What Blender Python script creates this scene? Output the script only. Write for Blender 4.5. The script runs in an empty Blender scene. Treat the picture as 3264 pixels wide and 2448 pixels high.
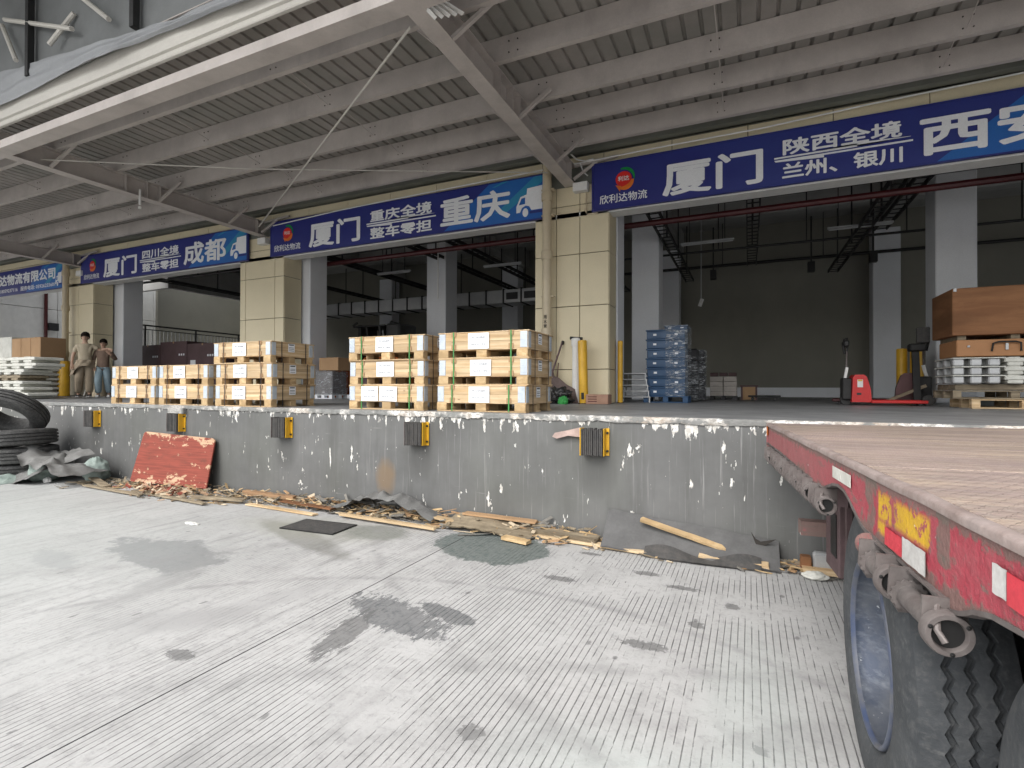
import bpy, math, random
from mathutils import Vector, Matrix, Euler, noise as mn
random.seed(7)
C = bpy.context.scene.collection
S = bpy.context.scene
R = math.radians
# ---------------------------------------------------------------- camera, sky, sun, exposure
cam = bpy.data.objects.new('camera', bpy.data.cameras.new('camera')); C.objects.link(cam)
cam.data.sensor_width = 36; cam.data.lens = 18.28; cam.data.clip_start = .05; cam.data.clip_end = 500
cam.location = (0, 0, 1.5)
cam.rotation_euler = Euler((R(90)+.0079, 0, .4262), 'XYZ')
cam.rotation_euler = (cam.rotation_euler.to_matrix() @ Matrix.Rotation(.0028, 3, 'Z')).to_euler()
S.camera = cam
W = bpy.data.worlds.new('World'); S.world = W; W.use_nodes = True
wn = W.node_tree; wn.nodes.clear()
sky = wn.nodes.new('ShaderNodeTexSky'); sky.sky_type = 'NISHITA'; sky.sun_disc = False
SUN_EL, SUN_AZ = 50, 195       # azimuth clockwise from +y
sky.sun_elevation = R(SUN_EL); sky.sun_rotation = R(SUN_AZ); sky.air_density = 1.0; sky.dust_density = 4.0
hs = wn.nodes.new('ShaderNodeHueSaturation'); hs.inputs['Saturation'].default_value = .25
bg = wn.nodes.new('ShaderNodeBackground'); bg.inputs['Strength'].default_value = .15
wo = wn.nodes.new('ShaderNodeOutputWorld')
wn.links.new(sky.outputs[0], hs.inputs['Color']); wn.links.new(hs.outputs[0], bg.inputs[0]); wn.links.new(bg.outputs[0], wo.inputs[0])
sl = bpy.data.lights.new('sun', 'SUN'); sl.energy = 1.3; sl.angle = R(70); sl.color = (1, .97, .93)
so = bpy.data.objects.new('sun', sl); C.objects.link(so)
az = R(SUN_AZ); el = R(SUN_EL)
so.rotation_euler = Vector((math.sin(az)*math.cos(el), math.cos(az)*math.cos(el), math.sin(el))).to_track_quat('Z', 'Y').to_euler()
so.location = (0, -20, 30)
S.view_settings.view_transform = 'Standard'; S.view_settings.look = 'None'
S.view_settings.exposure = 1.0; S.view_settings.gamma = 1; S.view_settings.use_curve_mapping = False
S.cycles.max_bounces = 10; S.cycles.diffuse_bounces = 7; S.cycles.use_denoising = True
ZD = 1.224      # platform height

# ---------------------------------------------------------------- node helpers
class N:
    def __init__(s, name):
        s.m = bpy.data.materials.new(name); s.m.use_nodes = True; s.t = s.m.node_tree
        s.b = s.t.nodes['Principled BSDF']; s._p = None
    def link(s, a, b): s.t.links.new(a, b)
    def setv(s, sock, v):
        if hasattr(v, 'is_output') or isinstance(v, bpy.types.NodeSocket): s.link(v, sock)
        else:
            if isinstance(v, (tuple, list)) and len(v) == 3 and sock.type == 'RGBA': v = (*v, 1)
            sock.default_value = v
    def pos(s):
        if s._p is None: s._p = s.t.nodes.new('ShaderNodeNewGeometry').outputs['Position']
        return s._p
    def obj(s): return s.t.nodes.new('ShaderNodeTexCoord').outputs['Object']
    def mp(s, v, sc=(1, 1, 1), rot=(0, 0, 0), loc=(0, 0, 0)):
        n = s.t.nodes.new('ShaderNodeMapping'); s.link(v, n.inputs[0])
        n.inputs['Scale'].default_value = sc; n.inputs['Rotation'].default_value = rot; n.inputs['Location'].default_value = loc
        return n.outputs[0]
    def noise(s, v, sc=5, d=4, r=.6, dist=0):
        n = s.t.nodes.new('ShaderNodeTexNoise'); s.link(v, n.inputs['Vector'])
        n.inputs['Scale'].default_value = sc; n.inputs['Detail'].default_value = d; n.inputs['Roughness'].default_value = r; n.inputs['Distortion'].default_value = dist
        return n.outputs['Fac']
    def vor(s, v, sc=5, feat='F1', out='Distance'):
        n = s.t.nodes.new('ShaderNodeTexVoronoi'); s.link(v, n.inputs['Vector']); n.feature = feat; n.inputs['Scale'].default_value = sc
        return n.outputs[out]
    def ma(s, op, a, b=0.0, c=None, clamp=False):
        n = s.t.nodes.new('ShaderNodeMath'); n.operation = op; n.use_clamp = clamp
        s.setv(n.inputs[0], a); s.setv(n.inputs[1], b)
        if c is not None: s.setv(n.inputs[2], c)
        return n.outputs[0]
    def st(s, v, a, b, lo=0.0, hi=1.0):
        n = s.t.nodes.new('ShaderNodeMapRange'); s.setv(n.inputs[0], v)
        for i, x in enumerate((a, b, lo, hi)): s.setv(n.inputs[i+1], x)
        return n.outputs[0]
    def mix(s, f, a, b, bt='MIX'):
        n = s.t.nodes.new('ShaderNodeMix'); n.data_type = 'RGBA'; n.blend_type = bt
        s.setv(n.inputs[0], f); s.setv(n.inputs[6], a); s.setv(n.inputs[7], b); return n.outputs[2]
    def sep(s, v):
        n = s.t.nodes.new('ShaderNodeSeparateXYZ'); s.link(v, n.inputs[0]); return n.outputs
    def comb(s, x, y, z):
        n = s.t.nodes.new('ShaderNodeCombineXYZ'); s.setv(n.inputs[0], x); s.setv(n.inputs[1], y); s.setv(n.inputs[2], z); return n.outputs[0]
    def rnd(s): return s.t.nodes.new('ShaderNodeObjectInfo').outputs['Random']
    def bump(s, h, dist=.01, st=1.0):
        n = s.t.nodes.new('ShaderNodeBump'); s.link(h, n.inputs['Height']); n.inputs['Distance'].default_value = dist; n.inputs['Strength'].default_value = st
        s.link(n.outputs[0], s.b.inputs['Normal'])
    def out(s, col, rough=.7, metal=0.0, spec=.5):
        s.setv(s.b.inputs['Base Color'], col); s.setv(s.b.inputs['Roughness'], rough); s.setv(s.b.inputs['Metallic'], metal)
        s.b.inputs['Specular IOR Level'].default_value = spec; return s.m

def mat(name, c, c2=None, rough=.6, sc=4, vs=(1, 1, 1), metal=0, bump=0, dirt=.25, spec=.4, grain=60):
    """painted / plain surface: two tones, blotchy dirt, fine relief"""
    n = N(name); p = n.mp(n.pos(), vs)
    c2 = c2 or tuple(x*.72 for x in c)
    a = n.noise(p, sc, 5, .65); f = n.noise(p, grain, 3, .6)
    col = n.mix(n.st(a, .35, .65), c, c2)
    d = n.noise(n.mp(n.pos(), (1, 1, .35), loc=(3, 7, 1)), 2.3*max(sc, 1)/3, 6, .7)
    col = n.mix(n.ma('MULTIPLY', n.st(d, .52, .75), dirt), col, tuple(x*.45+.01 for x in c))
    col = n.mix(n.ma('MULTIPLY', n.st(f, .35, .7), .22), col, tuple(x*.6 for x in c))
    if bump: n.bump(n.ma('ADD', f, a), bump)
    return n.out(col, n.st(a, .3, .7, rough-.1, min(1, rough+.12)), metal, spec)

def woodmat(name, c, c2, vs=(2.5, 2.5, 38), rough=.75, dirt=0.2, knots=True):
    n = N(name); r = n.rnd()
    p = n.t.nodes.new('ShaderNodeVectorMath'); p.operation = 'ADD'; n.link(n.pos(), p.inputs[0]); n.link(n.comb(n.ma('MULTIPLY', r, 17.), 0, n.ma('MULTIPLY', r, 31.)), p.inputs[1]); p = p.outputs[0]
    g = n.noise(n.mp(p, vs), 1, 5, .6, .6); g2 = n.noise(n.mp(p, tuple(v*.28 for v in vs)), 1, 3, .5, .8)
    col = n.mix(n.st(g, .4, .62), c, c2); col = n.mix(n.ma('MULTIPLY', n.st(g2, .42, .62), .7), col, tuple(x*.6 for x in c2))
    col = n.mix(n.ma('MULTIPLY', r, .55), col, tuple(x*.66 for x in c))
    if knots:
        k = n.vor(n.mp(p, (4, 4, 9)), 1.0); col = n.mix(n.st(k, .035, .09, .75, 0), col, (.12, .05, .02))
    if dirt: col = n.mix(n.ma('MULTIPLY', n.st(n.noise(p, 6, 6, .7), .5, .75), dirt), col, tuple(x*.35 for x in c2))
    n.bump(g, .003); return n.out(col, rough, 0, .3)

# ---------------------------------------------------------------- mesh helpers
class MB:
    def __init__(s): s.v = []; s.f = []; s.mi = []
    def add(s, vs, fs, m=0):
        o = len(s.v); s.v += [tuple(v) for v in vs]; s.f += [tuple(i+o for i in f) for f in fs]; s.mi += [m]*len(fs); return s
    def box(s, x0, x1, y0, y1, z0, z1, m=0):
        v = [(x, y, z) for z in (z0, z1) for y in (y0, y1) for x in (x0, x1)]
        return s.add(v, [(0, 2, 3, 1), (4, 5, 7, 6), (0, 1, 5, 4), (2, 6, 7, 3), (0, 4, 6, 2), (1, 3, 7, 5)], m)
    def cbox(s, x0, x1, y0, y1, z0, z1, c=.004, m=0, tf=None):
        """box with chamfered edges"""
        cx, cy, cz = (x0+x1)/2, (y0+y1)/2, (z0+z1)/2; hx, hy, hz = (x1-x0)/2, (y1-y0)/2, (z1-z0)/2
        c = min(c, hx*.45, hy*.45, hz*.45); V = []; I = {}
        for sx in (-1, 1):
            for sy in (-1, 1):
                for sz in (-1, 1):
                    for a in range(3):
                        h = [hx-c, hy-c, hz-c]; h[a] += c
                        I[(sx, sy, sz, a)] = len(V); V.append((cx+sx*h[0], cy+sy*h[1], cz+sz*h[2]))
        F = []
        for a in range(3):
            b, d = [(1, 2), (0, 2), (0, 1)][a]
            for s_ in (-1, 1):
                q = []
                for (p, r) in ((-1, -1), (1, -1), (1, 1), (-1, 1)):
                    k = [0, 0, 0]; k[a] = s_; k[b] = p; k[d] = r; q.append(I[(*k, a)])
                if (s_ > 0) == (a == 1): q.reverse()
                F.append(q)
        for a in range(3):        # edges along axis a
            b, d = [(1, 2), (0, 2), (0, 1)][a]
            for p in (-1, 1):
                for r in (-1, 1):
                    k0 = [0, 0, 0]; k1 = [0, 0, 0]; k0[a] = -1; k1[a] = 1
                    for k in (k0, k1): k[b] = p; k[d] = r
                    q = [I[(*k0, b)], I[(*k1, b)], I[(*k1, d)], I[(*k0, d)]]
                    F.append(q)
        for sx in (-1, 1):
            for sy in (-1, 1):
                for sz in (-1, 1): F.append([I[(sx, sy, sz, a)] for a in range(3)])
        if tf: V = [tuple(tf @ Vector(v)) for v in V]
        return s.add(V, F, m)
    def bar(s, a, b, w, h, up=(0, 0, 1), m=0):
        a = Vector(a); b = Vector(b); d = (b-a).normalized(); u = Vector(up)
        if abs(d.dot(u)) > .98: u = Vector((1, 0, 0))
        r = d.cross(u).normalized()*w/2; t = r.cross(d).normalized()*h/2
        v = [p+q for p in (a, b) for q in (-r-t, r-t, r+t, -r+t)]
        return s.add(v, [(3, 2, 1, 0), (4, 5, 6, 7), (0, 1, 5, 4), (1, 2, 6, 5), (2, 3, 7, 6), (3, 0, 4, 7)], m)
    def tube(s, pts, r, n=10, cap=True, m=0, up=(0, 0, 1)):
        pts = [Vector(p) for p in pts]; rs = r if isinstance(r, (list, tuple)) else [r]*len(pts); V = []; F = []
        for i, p in enumerate(pts):
            d = (pts[min(i+1, len(pts)-1)]-pts[max(i-1, 0)]).normalized(); u = Vector(up)
            if abs(d.dot(u)) > .95: u = Vector((0, 1, 0)) if abs(d.y) < .9 else Vector((1, 0, 0))
            x = d.cross(u).normalized(); y = x.cross(d)
            V += [p+(x*math.cos(t)+y*math.sin(t))*rs[i] for t in [2*math.pi*k/n for k in range(n)]]
        for i in range(len(pts)-1):
            for k in range(n): F.append((i*n+k, i*n+(k+1) % n, (i+1)*n+(k+1) % n, (i+1)*n+k))
        if cap: F.append(tuple(range(n-1, -1, -1))); F.append(tuple(range((len(pts)-1)*n, len(pts)*n)))
        return s.add(V, F, m)
    def prism(s, poly, y0, y1, plane='xz', m=0):
        """extrude a 2-d outline"""
        n = len(poly)
        def P(a, b, c): return {'xz': (a, c, b), 'xy': (a, b, c), 'yz': (c, a, b)}[plane]
        V = [P(a, b, y0) for a, b in poly]+[P(a, b, y1) for a, b in poly]
        F = [tuple(range(n)), tuple(range(2*n-1, n-1, -1))]+[(i, i+n, (i+1) % n+n, (i+1) % n) for i in range(n)]
        return s.add(V, F, m)
    def lathe(s, prof, n=32, axis='x', c=(0, 0, 0), m=0, closed=False):
        V = []; F = []; k = len(prof)
        for j in range(n):
            t = 2*math.pi*j/n; ct, st_ = math.cos(t), math.sin(t)
            for a, r in prof:
                V.append({'x': (a, r*ct, r*st_), 'y': (r*ct, a, r*st_), 'z': (r*ct, r*st_, a)}[axis])
        V = [(x+c[0], y+c[1], z+c[2]) for x, y, z in V]
        for j in range(n):
            for i in range(k if closed else k-1):
                F.append((j*k+i, j*k+(i+1) % k, ((j+1) % n)*k+(i+1) % k, ((j+1) % n)*k+i))
        return s.add(V, F, m)
    def tf(s, M): s.v = [tuple(M @ Vector(v)) for v in s.v]; return s
    def mesh(s, name, mats, smooth=None):
        me = bpy.data.meshes.new(name); me.from_pydata(s.v, [], s.f)
        for mm in (mats if isinstance(mats, (list, tuple)) else [mats]): me.materials.append(mm)
        if len(me.materials) > 1: me.polygons.foreach_set('material_index', s.mi)
        import bmesh
        b = bmesh.new(); b.from_mesh(me); bmesh.ops.recalc_face_normals(b, faces=b.faces); b.to_mesh(me); b.free()
        if smooth is not None:
            me.polygons.foreach_set('use_smooth', [True]*len(me.polygons))
            try: me.set_sharp_from_angle(angle=R(smooth))
            except Exception: pass
        me.update(); return me
    def build(s, name, mats, parent=None, smooth=None, world=False, label=None):
        if world and parent is not None:
            o = Vector(parent.location); q = parent.parent
            while q is not None: o = o+Vector(q.location); q = q.parent
            s.v = [(x-o.x, y-o.y, z-o.z) for x, y, z in s.v]
        return put(s.mesh(name, mats, smooth), name, parent, label=label)

def put(me, name, parent=None, loc=(0, 0, 0), rot=(0, 0, 0), sc=None, label=None):
    o = bpy.data.objects.new(name, me); C.objects.link(o); o.location = loc; o.rotation_euler = rot
    if sc: o.scale = sc
    if parent is not None: o.parent = parent
    if label: o['label'] = label
    return o
def tag(o, label, cat, group=None):
    o['label'] = label; o['category'] = cat
    if group: o['group'] = group
    return o
def thing(name, label, cat, loc=(0, 0, 0), rz=0, group=None):
    o = bpy.data.objects.new(name, None); C.objects.link(o); o.location = loc; o.rotation_euler = (0, 0, rz); o.empty_display_size = .1
    return tag(o, label, cat, group)
def struct(mb, name, m, smooth=None):
    o = mb.build(name, m, smooth=smooth); o['kind'] = 'structure'; return o
def copy_tree(o, parent=None, keep=('category', 'group')):
    c = o.copy(); C.objects.link(c); c.parent = parent
    for ch in list(o.children): copy_tree(ch, c)
    return c
def nz(x, y, z=0): return mn.noise(Vector((x, y, z)))

def letters(txt, cx, cz, w, h, y, m, parent, bold=.03, depth=.004, world=True, face='-y', sheary=0, name='lettering'):
    """one line of raised lettering fitted into a w x h box centred at (cx, cz), facing -y (or +x / -x)"""
    cu = bpy.data.curves.new('text', 'FONT'); cu.body = txt; cu.offset = 0; cu.extrude = 0; cu.resolution_u = 2
    o = bpy.data.objects.new('text', cu); C.objects.link(o); bpy.context.view_layer.update()
    dg = bpy.context.evaluated_depsgraph_get(); me = bpy.data.meshes.new_from_object(o.evaluated_get(dg))
    vs = [v.co.copy() for v in me.vertices]; fs = [tuple(p.vertices) for p in me.polygons]
    bpy.data.objects.remove(o); bpy.data.curves.remove(cu); bpy.data.meshes.remove(me)
    x0 = min(v.x for v in vs); x1 = max(v.x for v in vs); y0 = min(v.y for v in vs); y1 = max(v.y for v in vs)
    mb = MB()
    def T(v, dd):
        a = ((v.x-x0)/(x1-x0)-.5)*w; b = ((v.y-y0)/(y1-y0)-.5)*h
        if face == '-y': return (cx+a, y-dd, cz+b)
        if face == '+x': return (y+dd, cx+a, cz+b)
        if face == '-x': return (y-dd, cx-a, cz+b)
    mb.add([T(v, 0) for v in vs]+[T(v, depth) for v in vs], [])
    n = len(vs); mb.f = [tuple(i+n for i in f) for f in fs]; mb.mi = [0]*len(fs)
    # heavier strokes: the faces repeated a stroke-fraction aside, each a hair lower so none coincide
    if bold > 0:
        for q in range(8):
            da = Vector((math.cos(q*math.pi/4), math.sin(q*math.pi/4), 0))*bold
            mb.add([T(v+da, depth-.00025*(q+1)) for v in vs], fs)
    # side walls along boundary edges
    ec = {}
    for f in fs:
        for i in range(len(f)):
            e = (f[i], f[(i+1) % len(f)]); k = tuple(sorted(e)); ec.setdefault(k, []).append(e)
    for k, l in ec.items():
        if len(l) == 1: a, b = l[0]; mb.f.append((a, b, b+n, a+n)); mb.mi.append(0)
    me = bpy.data.meshes.new(name)
    if world and parent is not None:
        o_ = Vector(parent.location); mb.v = [(a-o_.x, b-o_.y, c-o_.z) for a, b, c in mb.v]
    me.from_pydata(mb.v, [], mb.f); me.materials.append(m); me.update()
    return put(me, name, parent)
# ---------------------------------------------------------------- materials
m_steel = mat('canopy_paint', (.49, .45, .42), (.40, .365, .34), rough=.5, sc=1.6, dirt=.5, spec=.4)
m_sheet = mat('roof_sheet_metal', (.29, .268, .248), (.215, .21, .19), rough=.5, sc=.8, dirt=.35)
m_gut = mat('gutter_metal', (.55, .53, .48), (.46, .44, .40), rough=.4, sc=1, vs=(.4, 1, 1), dirt=.3)
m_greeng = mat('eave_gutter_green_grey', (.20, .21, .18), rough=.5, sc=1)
m_cream = mat('cream_cladding', (.70, .62, .43), (.64, .57, .40), rough=.5, sc=.8, dirt=.12, spec=.4)
m_creampipe = mat('beige_pipe', (.56, .48, .34), (.50, .43, .31), rough=.45, sc=2, dirt=.15)
m_joint = mat('dark_joint', (.05, .045, .04), rough=.9)
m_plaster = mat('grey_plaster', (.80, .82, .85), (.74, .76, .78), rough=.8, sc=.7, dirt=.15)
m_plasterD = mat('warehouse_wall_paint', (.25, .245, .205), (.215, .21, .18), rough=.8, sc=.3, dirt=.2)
m_ceil = mat('warehouse_ceiling_paint', (.45, .45, .44), rough=.8, sc=.5)
m_pfloor = mat('platform_epoxy', (.27, .275, .28), (.20, .205, .21), rough=.45, sc=1.5, dirt=.5, grain=30)
m_black = mat('black_steel', (.02, .02, .02), rough=.5)
m_redpipe = mat('red_pipe_paint', (.08, .012, .014), rough=.4)
m_corner = mat('zinc_corner_plate', (.62, .68, .74), (.50, .56, .62), rough=.35, metal=.2, sc=8)
m_galv = mat('galvanised_sheet', (.48, .49, .49), (.40, .41, .42), rough=.4, metal=.3, sc=3)
m_white = mat('white_paint', (.75, .75, .73), (.68, .68, .66), rough=.5, dirt=.2)
m_letter = mat('sign_letter_grey', (.82, .84, .86), (.78, .80, .82), rough=.45, sc=2, dirt=.1)
m_navy = mat('sign_navy', (.028, .032, .19), (.03, .045, .22), rough=.4, sc=.5, dirt=.1, spec=.4)
m_blue = mat('sign_blue', (.025, .12, .44), (.025, .15, .44), rough=.4, sc=.6, dirt=.1)
m_teal = mat('sign_teal', (.04, .28, .46), (.035, .24, .44), rough=.4, sc=.6, dirt=.1)
m_logored = mat('logo_red', (.75, .03, .025), rough=.4, dirt=0)
m_logogreen = mat('logo_green', (.01, .30, .06), rough=.4, dirt=0)
m_logoor = mat('logo_orange', (.80, .20, .03), rough=.4, dirt=0)
m_yellow = mat('yellow_paint', (.72, .42, .03), (.60, .34, .025), rough=.4, sc=5, dirt=.6)
m_rubber = mat('rubber', (.045, .045, .045), (.085, .08, .075), rough=.75, sc=20, dirt=.3, bump=.002)
m_pine = woodmat('pine_board', (.72, .56, .36), (.56, .38, .20), vs=(1.6, 1.6, 42), dirt=.2)
m_pine2 = woodmat('pine_block', (.66, .49, .28), (.50, .33, .16), vs=(12, 12, 20), dirt=.2)
m_oldwood = woodmat('weathered_wood', (.36, .30, .21), (.20, .16, .11), vs=(3, 20, 20), dirt=.5, knots=False)
m_ply = woodmat('brown_plywood_panel', (.27, .13, .06), (.20, .09, .04), vs=(1.5, 1.5, 9), dirt=.15, knots=False)
m_paper = mat('white_paper', (.86, .88, .90), (.82, .84, .87), rough=.6, dirt=.05)
m_ink = mat('grey_ink', (.12, .13, .15), rough=.6, dirt=0)
m_strap = mat('green_strap', (.06, .27, .07), rough=.35, dirt=.1)
m_card = mat('cardboard', (.42, .27, .15), (.36, .23, .13), rough=.8, sc=1.5, dirt=.15, spec=.2)
m_card2 = mat('maroon_carton', (.10, .055, .06), (.085, .05, .05), rough=.6, sc=2, dirt=.2)
m_foam = mat('dirty_white_foam', (.66, .66, .61), (.52, .52, .47), rough=.9, sc=5, dirt=.5, bump=.003)
m_red = mat('jack_red', (.60, .03, .03), (.5, .025, .025), rough=.35, sc=4)
m_orange = mat('orange_fabric', (.60, .16, .03), rough=.8, sc=6)
m_dark = mat('dark_plastic', (.03, .03, .033), rough=.5)
m_chass = mat('chassis_primer', (.14, .09, .095), (.10, .07, .07), rough=.7, sc=6, dirt=.6)
m_chrome = mat('dusty_steel', (.19, .172, .165), (.12, .10, .095), rough=.6, sc=12, metal=.2, dirt=.7, bump=.001)
m_tarp = mat('grey_tarpaulin', (.19, .19, .185), (.13, .13, .125), rough=.55, sc=5, dirt=.5, bump=.004)
m_green = mat('green_grey_sack', (.30, .36, .33), (.20, .25, .23), rough=.6, sc=8, dirt=.4, bump=.003)
m_awn = mat('awning_fabric_grey', (.30, .31, .32), (.26, .27, .28), rough=.6, sc=.8, dirt=.2)
m_awnD = mat('awning_roof_dark', (.20, .21, .21), rough=.7, sc=.6)
m_bag = mat('black_plastic_bag', (.025, .025, .025), rough=.3, sc=8)

def ground_mat():
    n = N('brushed_concrete'); P = n.pos(); x, y, z = n.sep(P)
    big = n.noise(P, .55, 5, .6); mid = n.noise(P, 3.2, 6, .65); fine = n.noise(P, 55, 4, .7)
    # streaks along the brushing direction (y)
    stx = n.noise(n.mp(P, (9, .9, 1)), 1, 5, .7); sty = n.noise(n.mp(P, (26, 1.6, 1), loc=(4, 2, 0)), 1, 4, .7)
    col = n.mix(n.st(big, .3, .7), (.45, .45, .447), (.375, .376, .373))
    col = n.mix(n.ma('MULTIPLY', n.st(mid, .45, .75), .45), col, (.26, .26, .258))
    grit = n.noise(P, 17, 5, .8); col = n.mix(n.ma('MULTIPLY', n.st(grit, .5, .70), .6), col, (.22, .22, .218))
    col = n.mix(n.ma('MULTIPLY', n.st(stx, .5, .72), n.st(x, -3.2, -1.2, .7, .25)), col, (.22, .22, .218))
    col = n.mix(n.ma('MULTIPLY', n.st(fine, .5, .8), .35), col, (.52, .52, .515))
    # grooves
    w = n.ma('ADD', x, n.ma('MULTIPLY', n.ma('SUBTRACT', n.noise(n.mp(P, (3, .6, 1)), 1, 2), .5), .012))
    fr = n.ma('FRACT', n.ma('MULTIPLY', w, 1/.0385)); d = n.ma('ABSOLUTE', n.ma('SUBTRACT', fr, .5))
    gm = n.st(d, .03, .085, 1, 0)
    gate = n.st(n.ma('ADD', n.noise(n.mp(P, (26, 4.5, 1), loc=(1, 5, 0)), 1, 6, .8), n.ma('MULTIPLY', n.ma('SUBTRACT', n.noise(P, 1.1, 4), .5), 1.3)), .43, .55)
    left = n.st(x, -6.5, -1.2, .12, 1)
    g = n.ma('MULTIPLY', n.ma('MULTIPLY', gm, gate), left)
    fr2 = n.ma('ABSOLUTE', n.ma('SUBTRACT', n.ma('FRACT', n.ma('MULTIPLY', w, 1/.0173)), .5))
    g2 = n.ma('MULTIPLY', n.st(fr2, .05, .16, 1, 0), n.st(sty, .6, .72))
    col = n.mix(n.ma('MULTIPLY', g2, .45), col, (.22, .22, .215))
    col = n.mix(n.ma('MULTIPLY', g, .78), col, (.09, .09, .09))
    # pits and small spots
    sp = n.vor(n.mp(P, (5, 2.6, 1)), 1.0); spn = n.noise(P, 14, 4, .7)
    sm = n.st(n.ma('ADD', sp, n.ma('MULTIPLY', spn, .25)), .17, .21, 1, 0)
    col = n.mix(n.ma('MULTIPLY', sm, .7), col, (.13, .13, .13))
    sp3 = n.noise(n.mp(P, (34, 9, 1)), 1, 5, .8); col = n.mix(n.st(sp3, .66, .71, 0, .7), col, (.16, .16, .155))
    # stains: (cx, cy, rx, ry, rot, colour, strength, edge noise, density)
    def blob(cx, cy, rx, ry, rot, c, k, en=.5, esc=3., soft=.15, vs=(1, 1, 1)):
        nonlocal col
        q = n.mp(P, (1/rx, 1/ry, 0), rot=(0, 0, 0), loc=(-cx/rx, -cy/ry, 0)) if not rot else None
        if rot:
            q0 = n.mp(P, (1, 1, 0), loc=(-cx, -cy, 0)); q0 = n.mp(q0, (1, 1, 0), rot=(0, 0, R(rot))); q = n.mp(q0, (1/rx, 1/ry, 0))
        ln = n.t.nodes.new('ShaderNodeVectorMath'); ln.operation = 'LENGTH'; n.link(q, ln.inputs[0])
        dd = n.ma('ADD', ln.outputs['Value'], n.ma('MULTIPLY', n.ma('SUBTRACT', n.noise(n.mp(P, vs), esc, 6, .75), .5), en*2.6))
        mk = n.ma('MULTIPLY', n.st(dd, 1-soft, 1+soft, k, 0), n.st(grit, .36, .56, 1.0, .72)); col = n.mix(mk, col, c); return mk
    blob(-4.75, 3.0, .75, .30, 10, (.155, .16, .165), .85, .9, 2.2, .12)
    blob(-5.5, 2.5, .35, .12, 10, (.24, .245, .25), .6, .9, 4, .2)
    blob(-4.1, 2.55, .14, .5, -15, (.25, .25, .25), .6, .9, 5, .3)
    blob(-4.1, 3.9, .9, .16, 20, (.15, .15, .135), .75, .4, 3, .2)
    blob(-4.2, 4.2, .85, .35, 0, (.29, .29, .24), .6, .3, 2, .4)
    blob(-3.5, 4.35, .35, .25, 0, (.15, .16, .14), .8, .4, 4, .2)
    blob(-3.3, 2.2, .5, .16, -30, (.30, .30, .30), .6, .4, 4, .3)
    blob(-3.1, 2.6, .12, .8, 25, (.30, .30, .30), .5, .4, 4, .3)
    pm = blob(-2.22, 4.42, .60, .45, 15, (.08, .105, .098), .97, .5, 3.2, .03)
    blob(-2.12, 2.82, .46, .17, 20, (.10, .105, .11), .92, 1.1, 9, .05, (2.2, .8, 1))
    blob(-1.82, 2.98, .26, .08, 15, (.10, .105, .11), .92, .9, 10, .05)
    blob(-2.25, 2.5, .10, .32, -12, (.11, .11, .11), .9, 1.1, 12, .05, (2.4, .6, 1))
    for cx, cy, rx, ry in ((-.48, 1.62, .10, .045), (-.10, 3.9, .05, .05), (-.45, 4.1, .12, .04), (.05, 2.4, .03, .03), (-.75, 4.3, .10, .05), (-.55, 3.1, .14, .05), (-1.35, 3.9, .12, .05), (-.3, 3.5, .05, .05), (-1.1, 2.0, .06, .05), (-.62, 1.63, .08, .04), (-2.9, 1.9, .1, .05), (-1.3, 4.6, .09, .04)):
        blob(cx, cy, rx, ry, 0, (.10, .10, .10), .85, 1.0, 26, .12)
    blob(-.35, 1.95, .5, .28, 10, (.42, .47, .45), .5, .4, 5, .5)
    blob(.02, 2.6, .2, .8, 0, (.43, .48, .46), .4, .4, 4, .5)
    blob(-9.5, 2.0, 4.5, 2.2, 0, (.37, .41, .395), .55, .3, .7, .5)
    # curved tyre scuff
    ring = n.ma('SQRT', n.ma('ADD', n.ma('POWER', n.ma('ADD', x, 1.4), 2.0), n.ma('POWER', n.ma('SUBTRACT', y, .2), 2.0)))
    rd = n.ma('ABSOLUTE', n.ma('SUBTRACT', ring, 3.35)); rm = n.ma('MULTIPLY', n.st(rd, .008, .05, 1, 0), n.st(mid, .35, .6)); col = n.mix(n.ma('MULTIPLY', rm, .55), col, (.24, .24, .24))
    for ax, ay, ar, wd in ((3.5, -6.0, 9.2, .10), (3.1, -6.4, 9.9, .06), (-12, 9, 9.6, .09), (2.0, 8.5, 6.9, .05)):
        rg = n.ma('SQRT', n.ma('ADD', n.ma('POWER', n.ma('SUBTRACT', x, ax), 2.0), n.ma('POWER', n.ma('SUBTRACT', y, ay), 2.0)))
        tr = n.ma('MULTIPLY', n.st(n.ma('ABSOLUTE', n.ma('SUBTRACT', rg, ar)), wd*.5, wd*1.5, 1, 0), n.st(mid, .38, .62)); col = n.mix(n.ma('MULTIPLY', tr, .38), col, (.24, .24, .24))
    # saw-cut joint
    jd = n.ma('ABSOLUTE', n.ma('ADD', x, 2.6)); jm = n.st(jd, .003, .006, 1, 0); col = n.mix(jm, col, (.05, .05, .05))
    h = n.ma('SUBTRACT', n.ma('ADD', n.ma('MULTIPLY', fine, .3), n.ma('MULTIPLY', mid, .3)), n.ma('ADD', g, n.ma('ADD', jm, n.ma('MULTIPLY', g2, .3))))
    n.bump(h, .006, .8)
    return n.out(col, n.st(pm, 0, 1, .82, .55), 0, .3)
m_ground = ground_mat()

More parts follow.
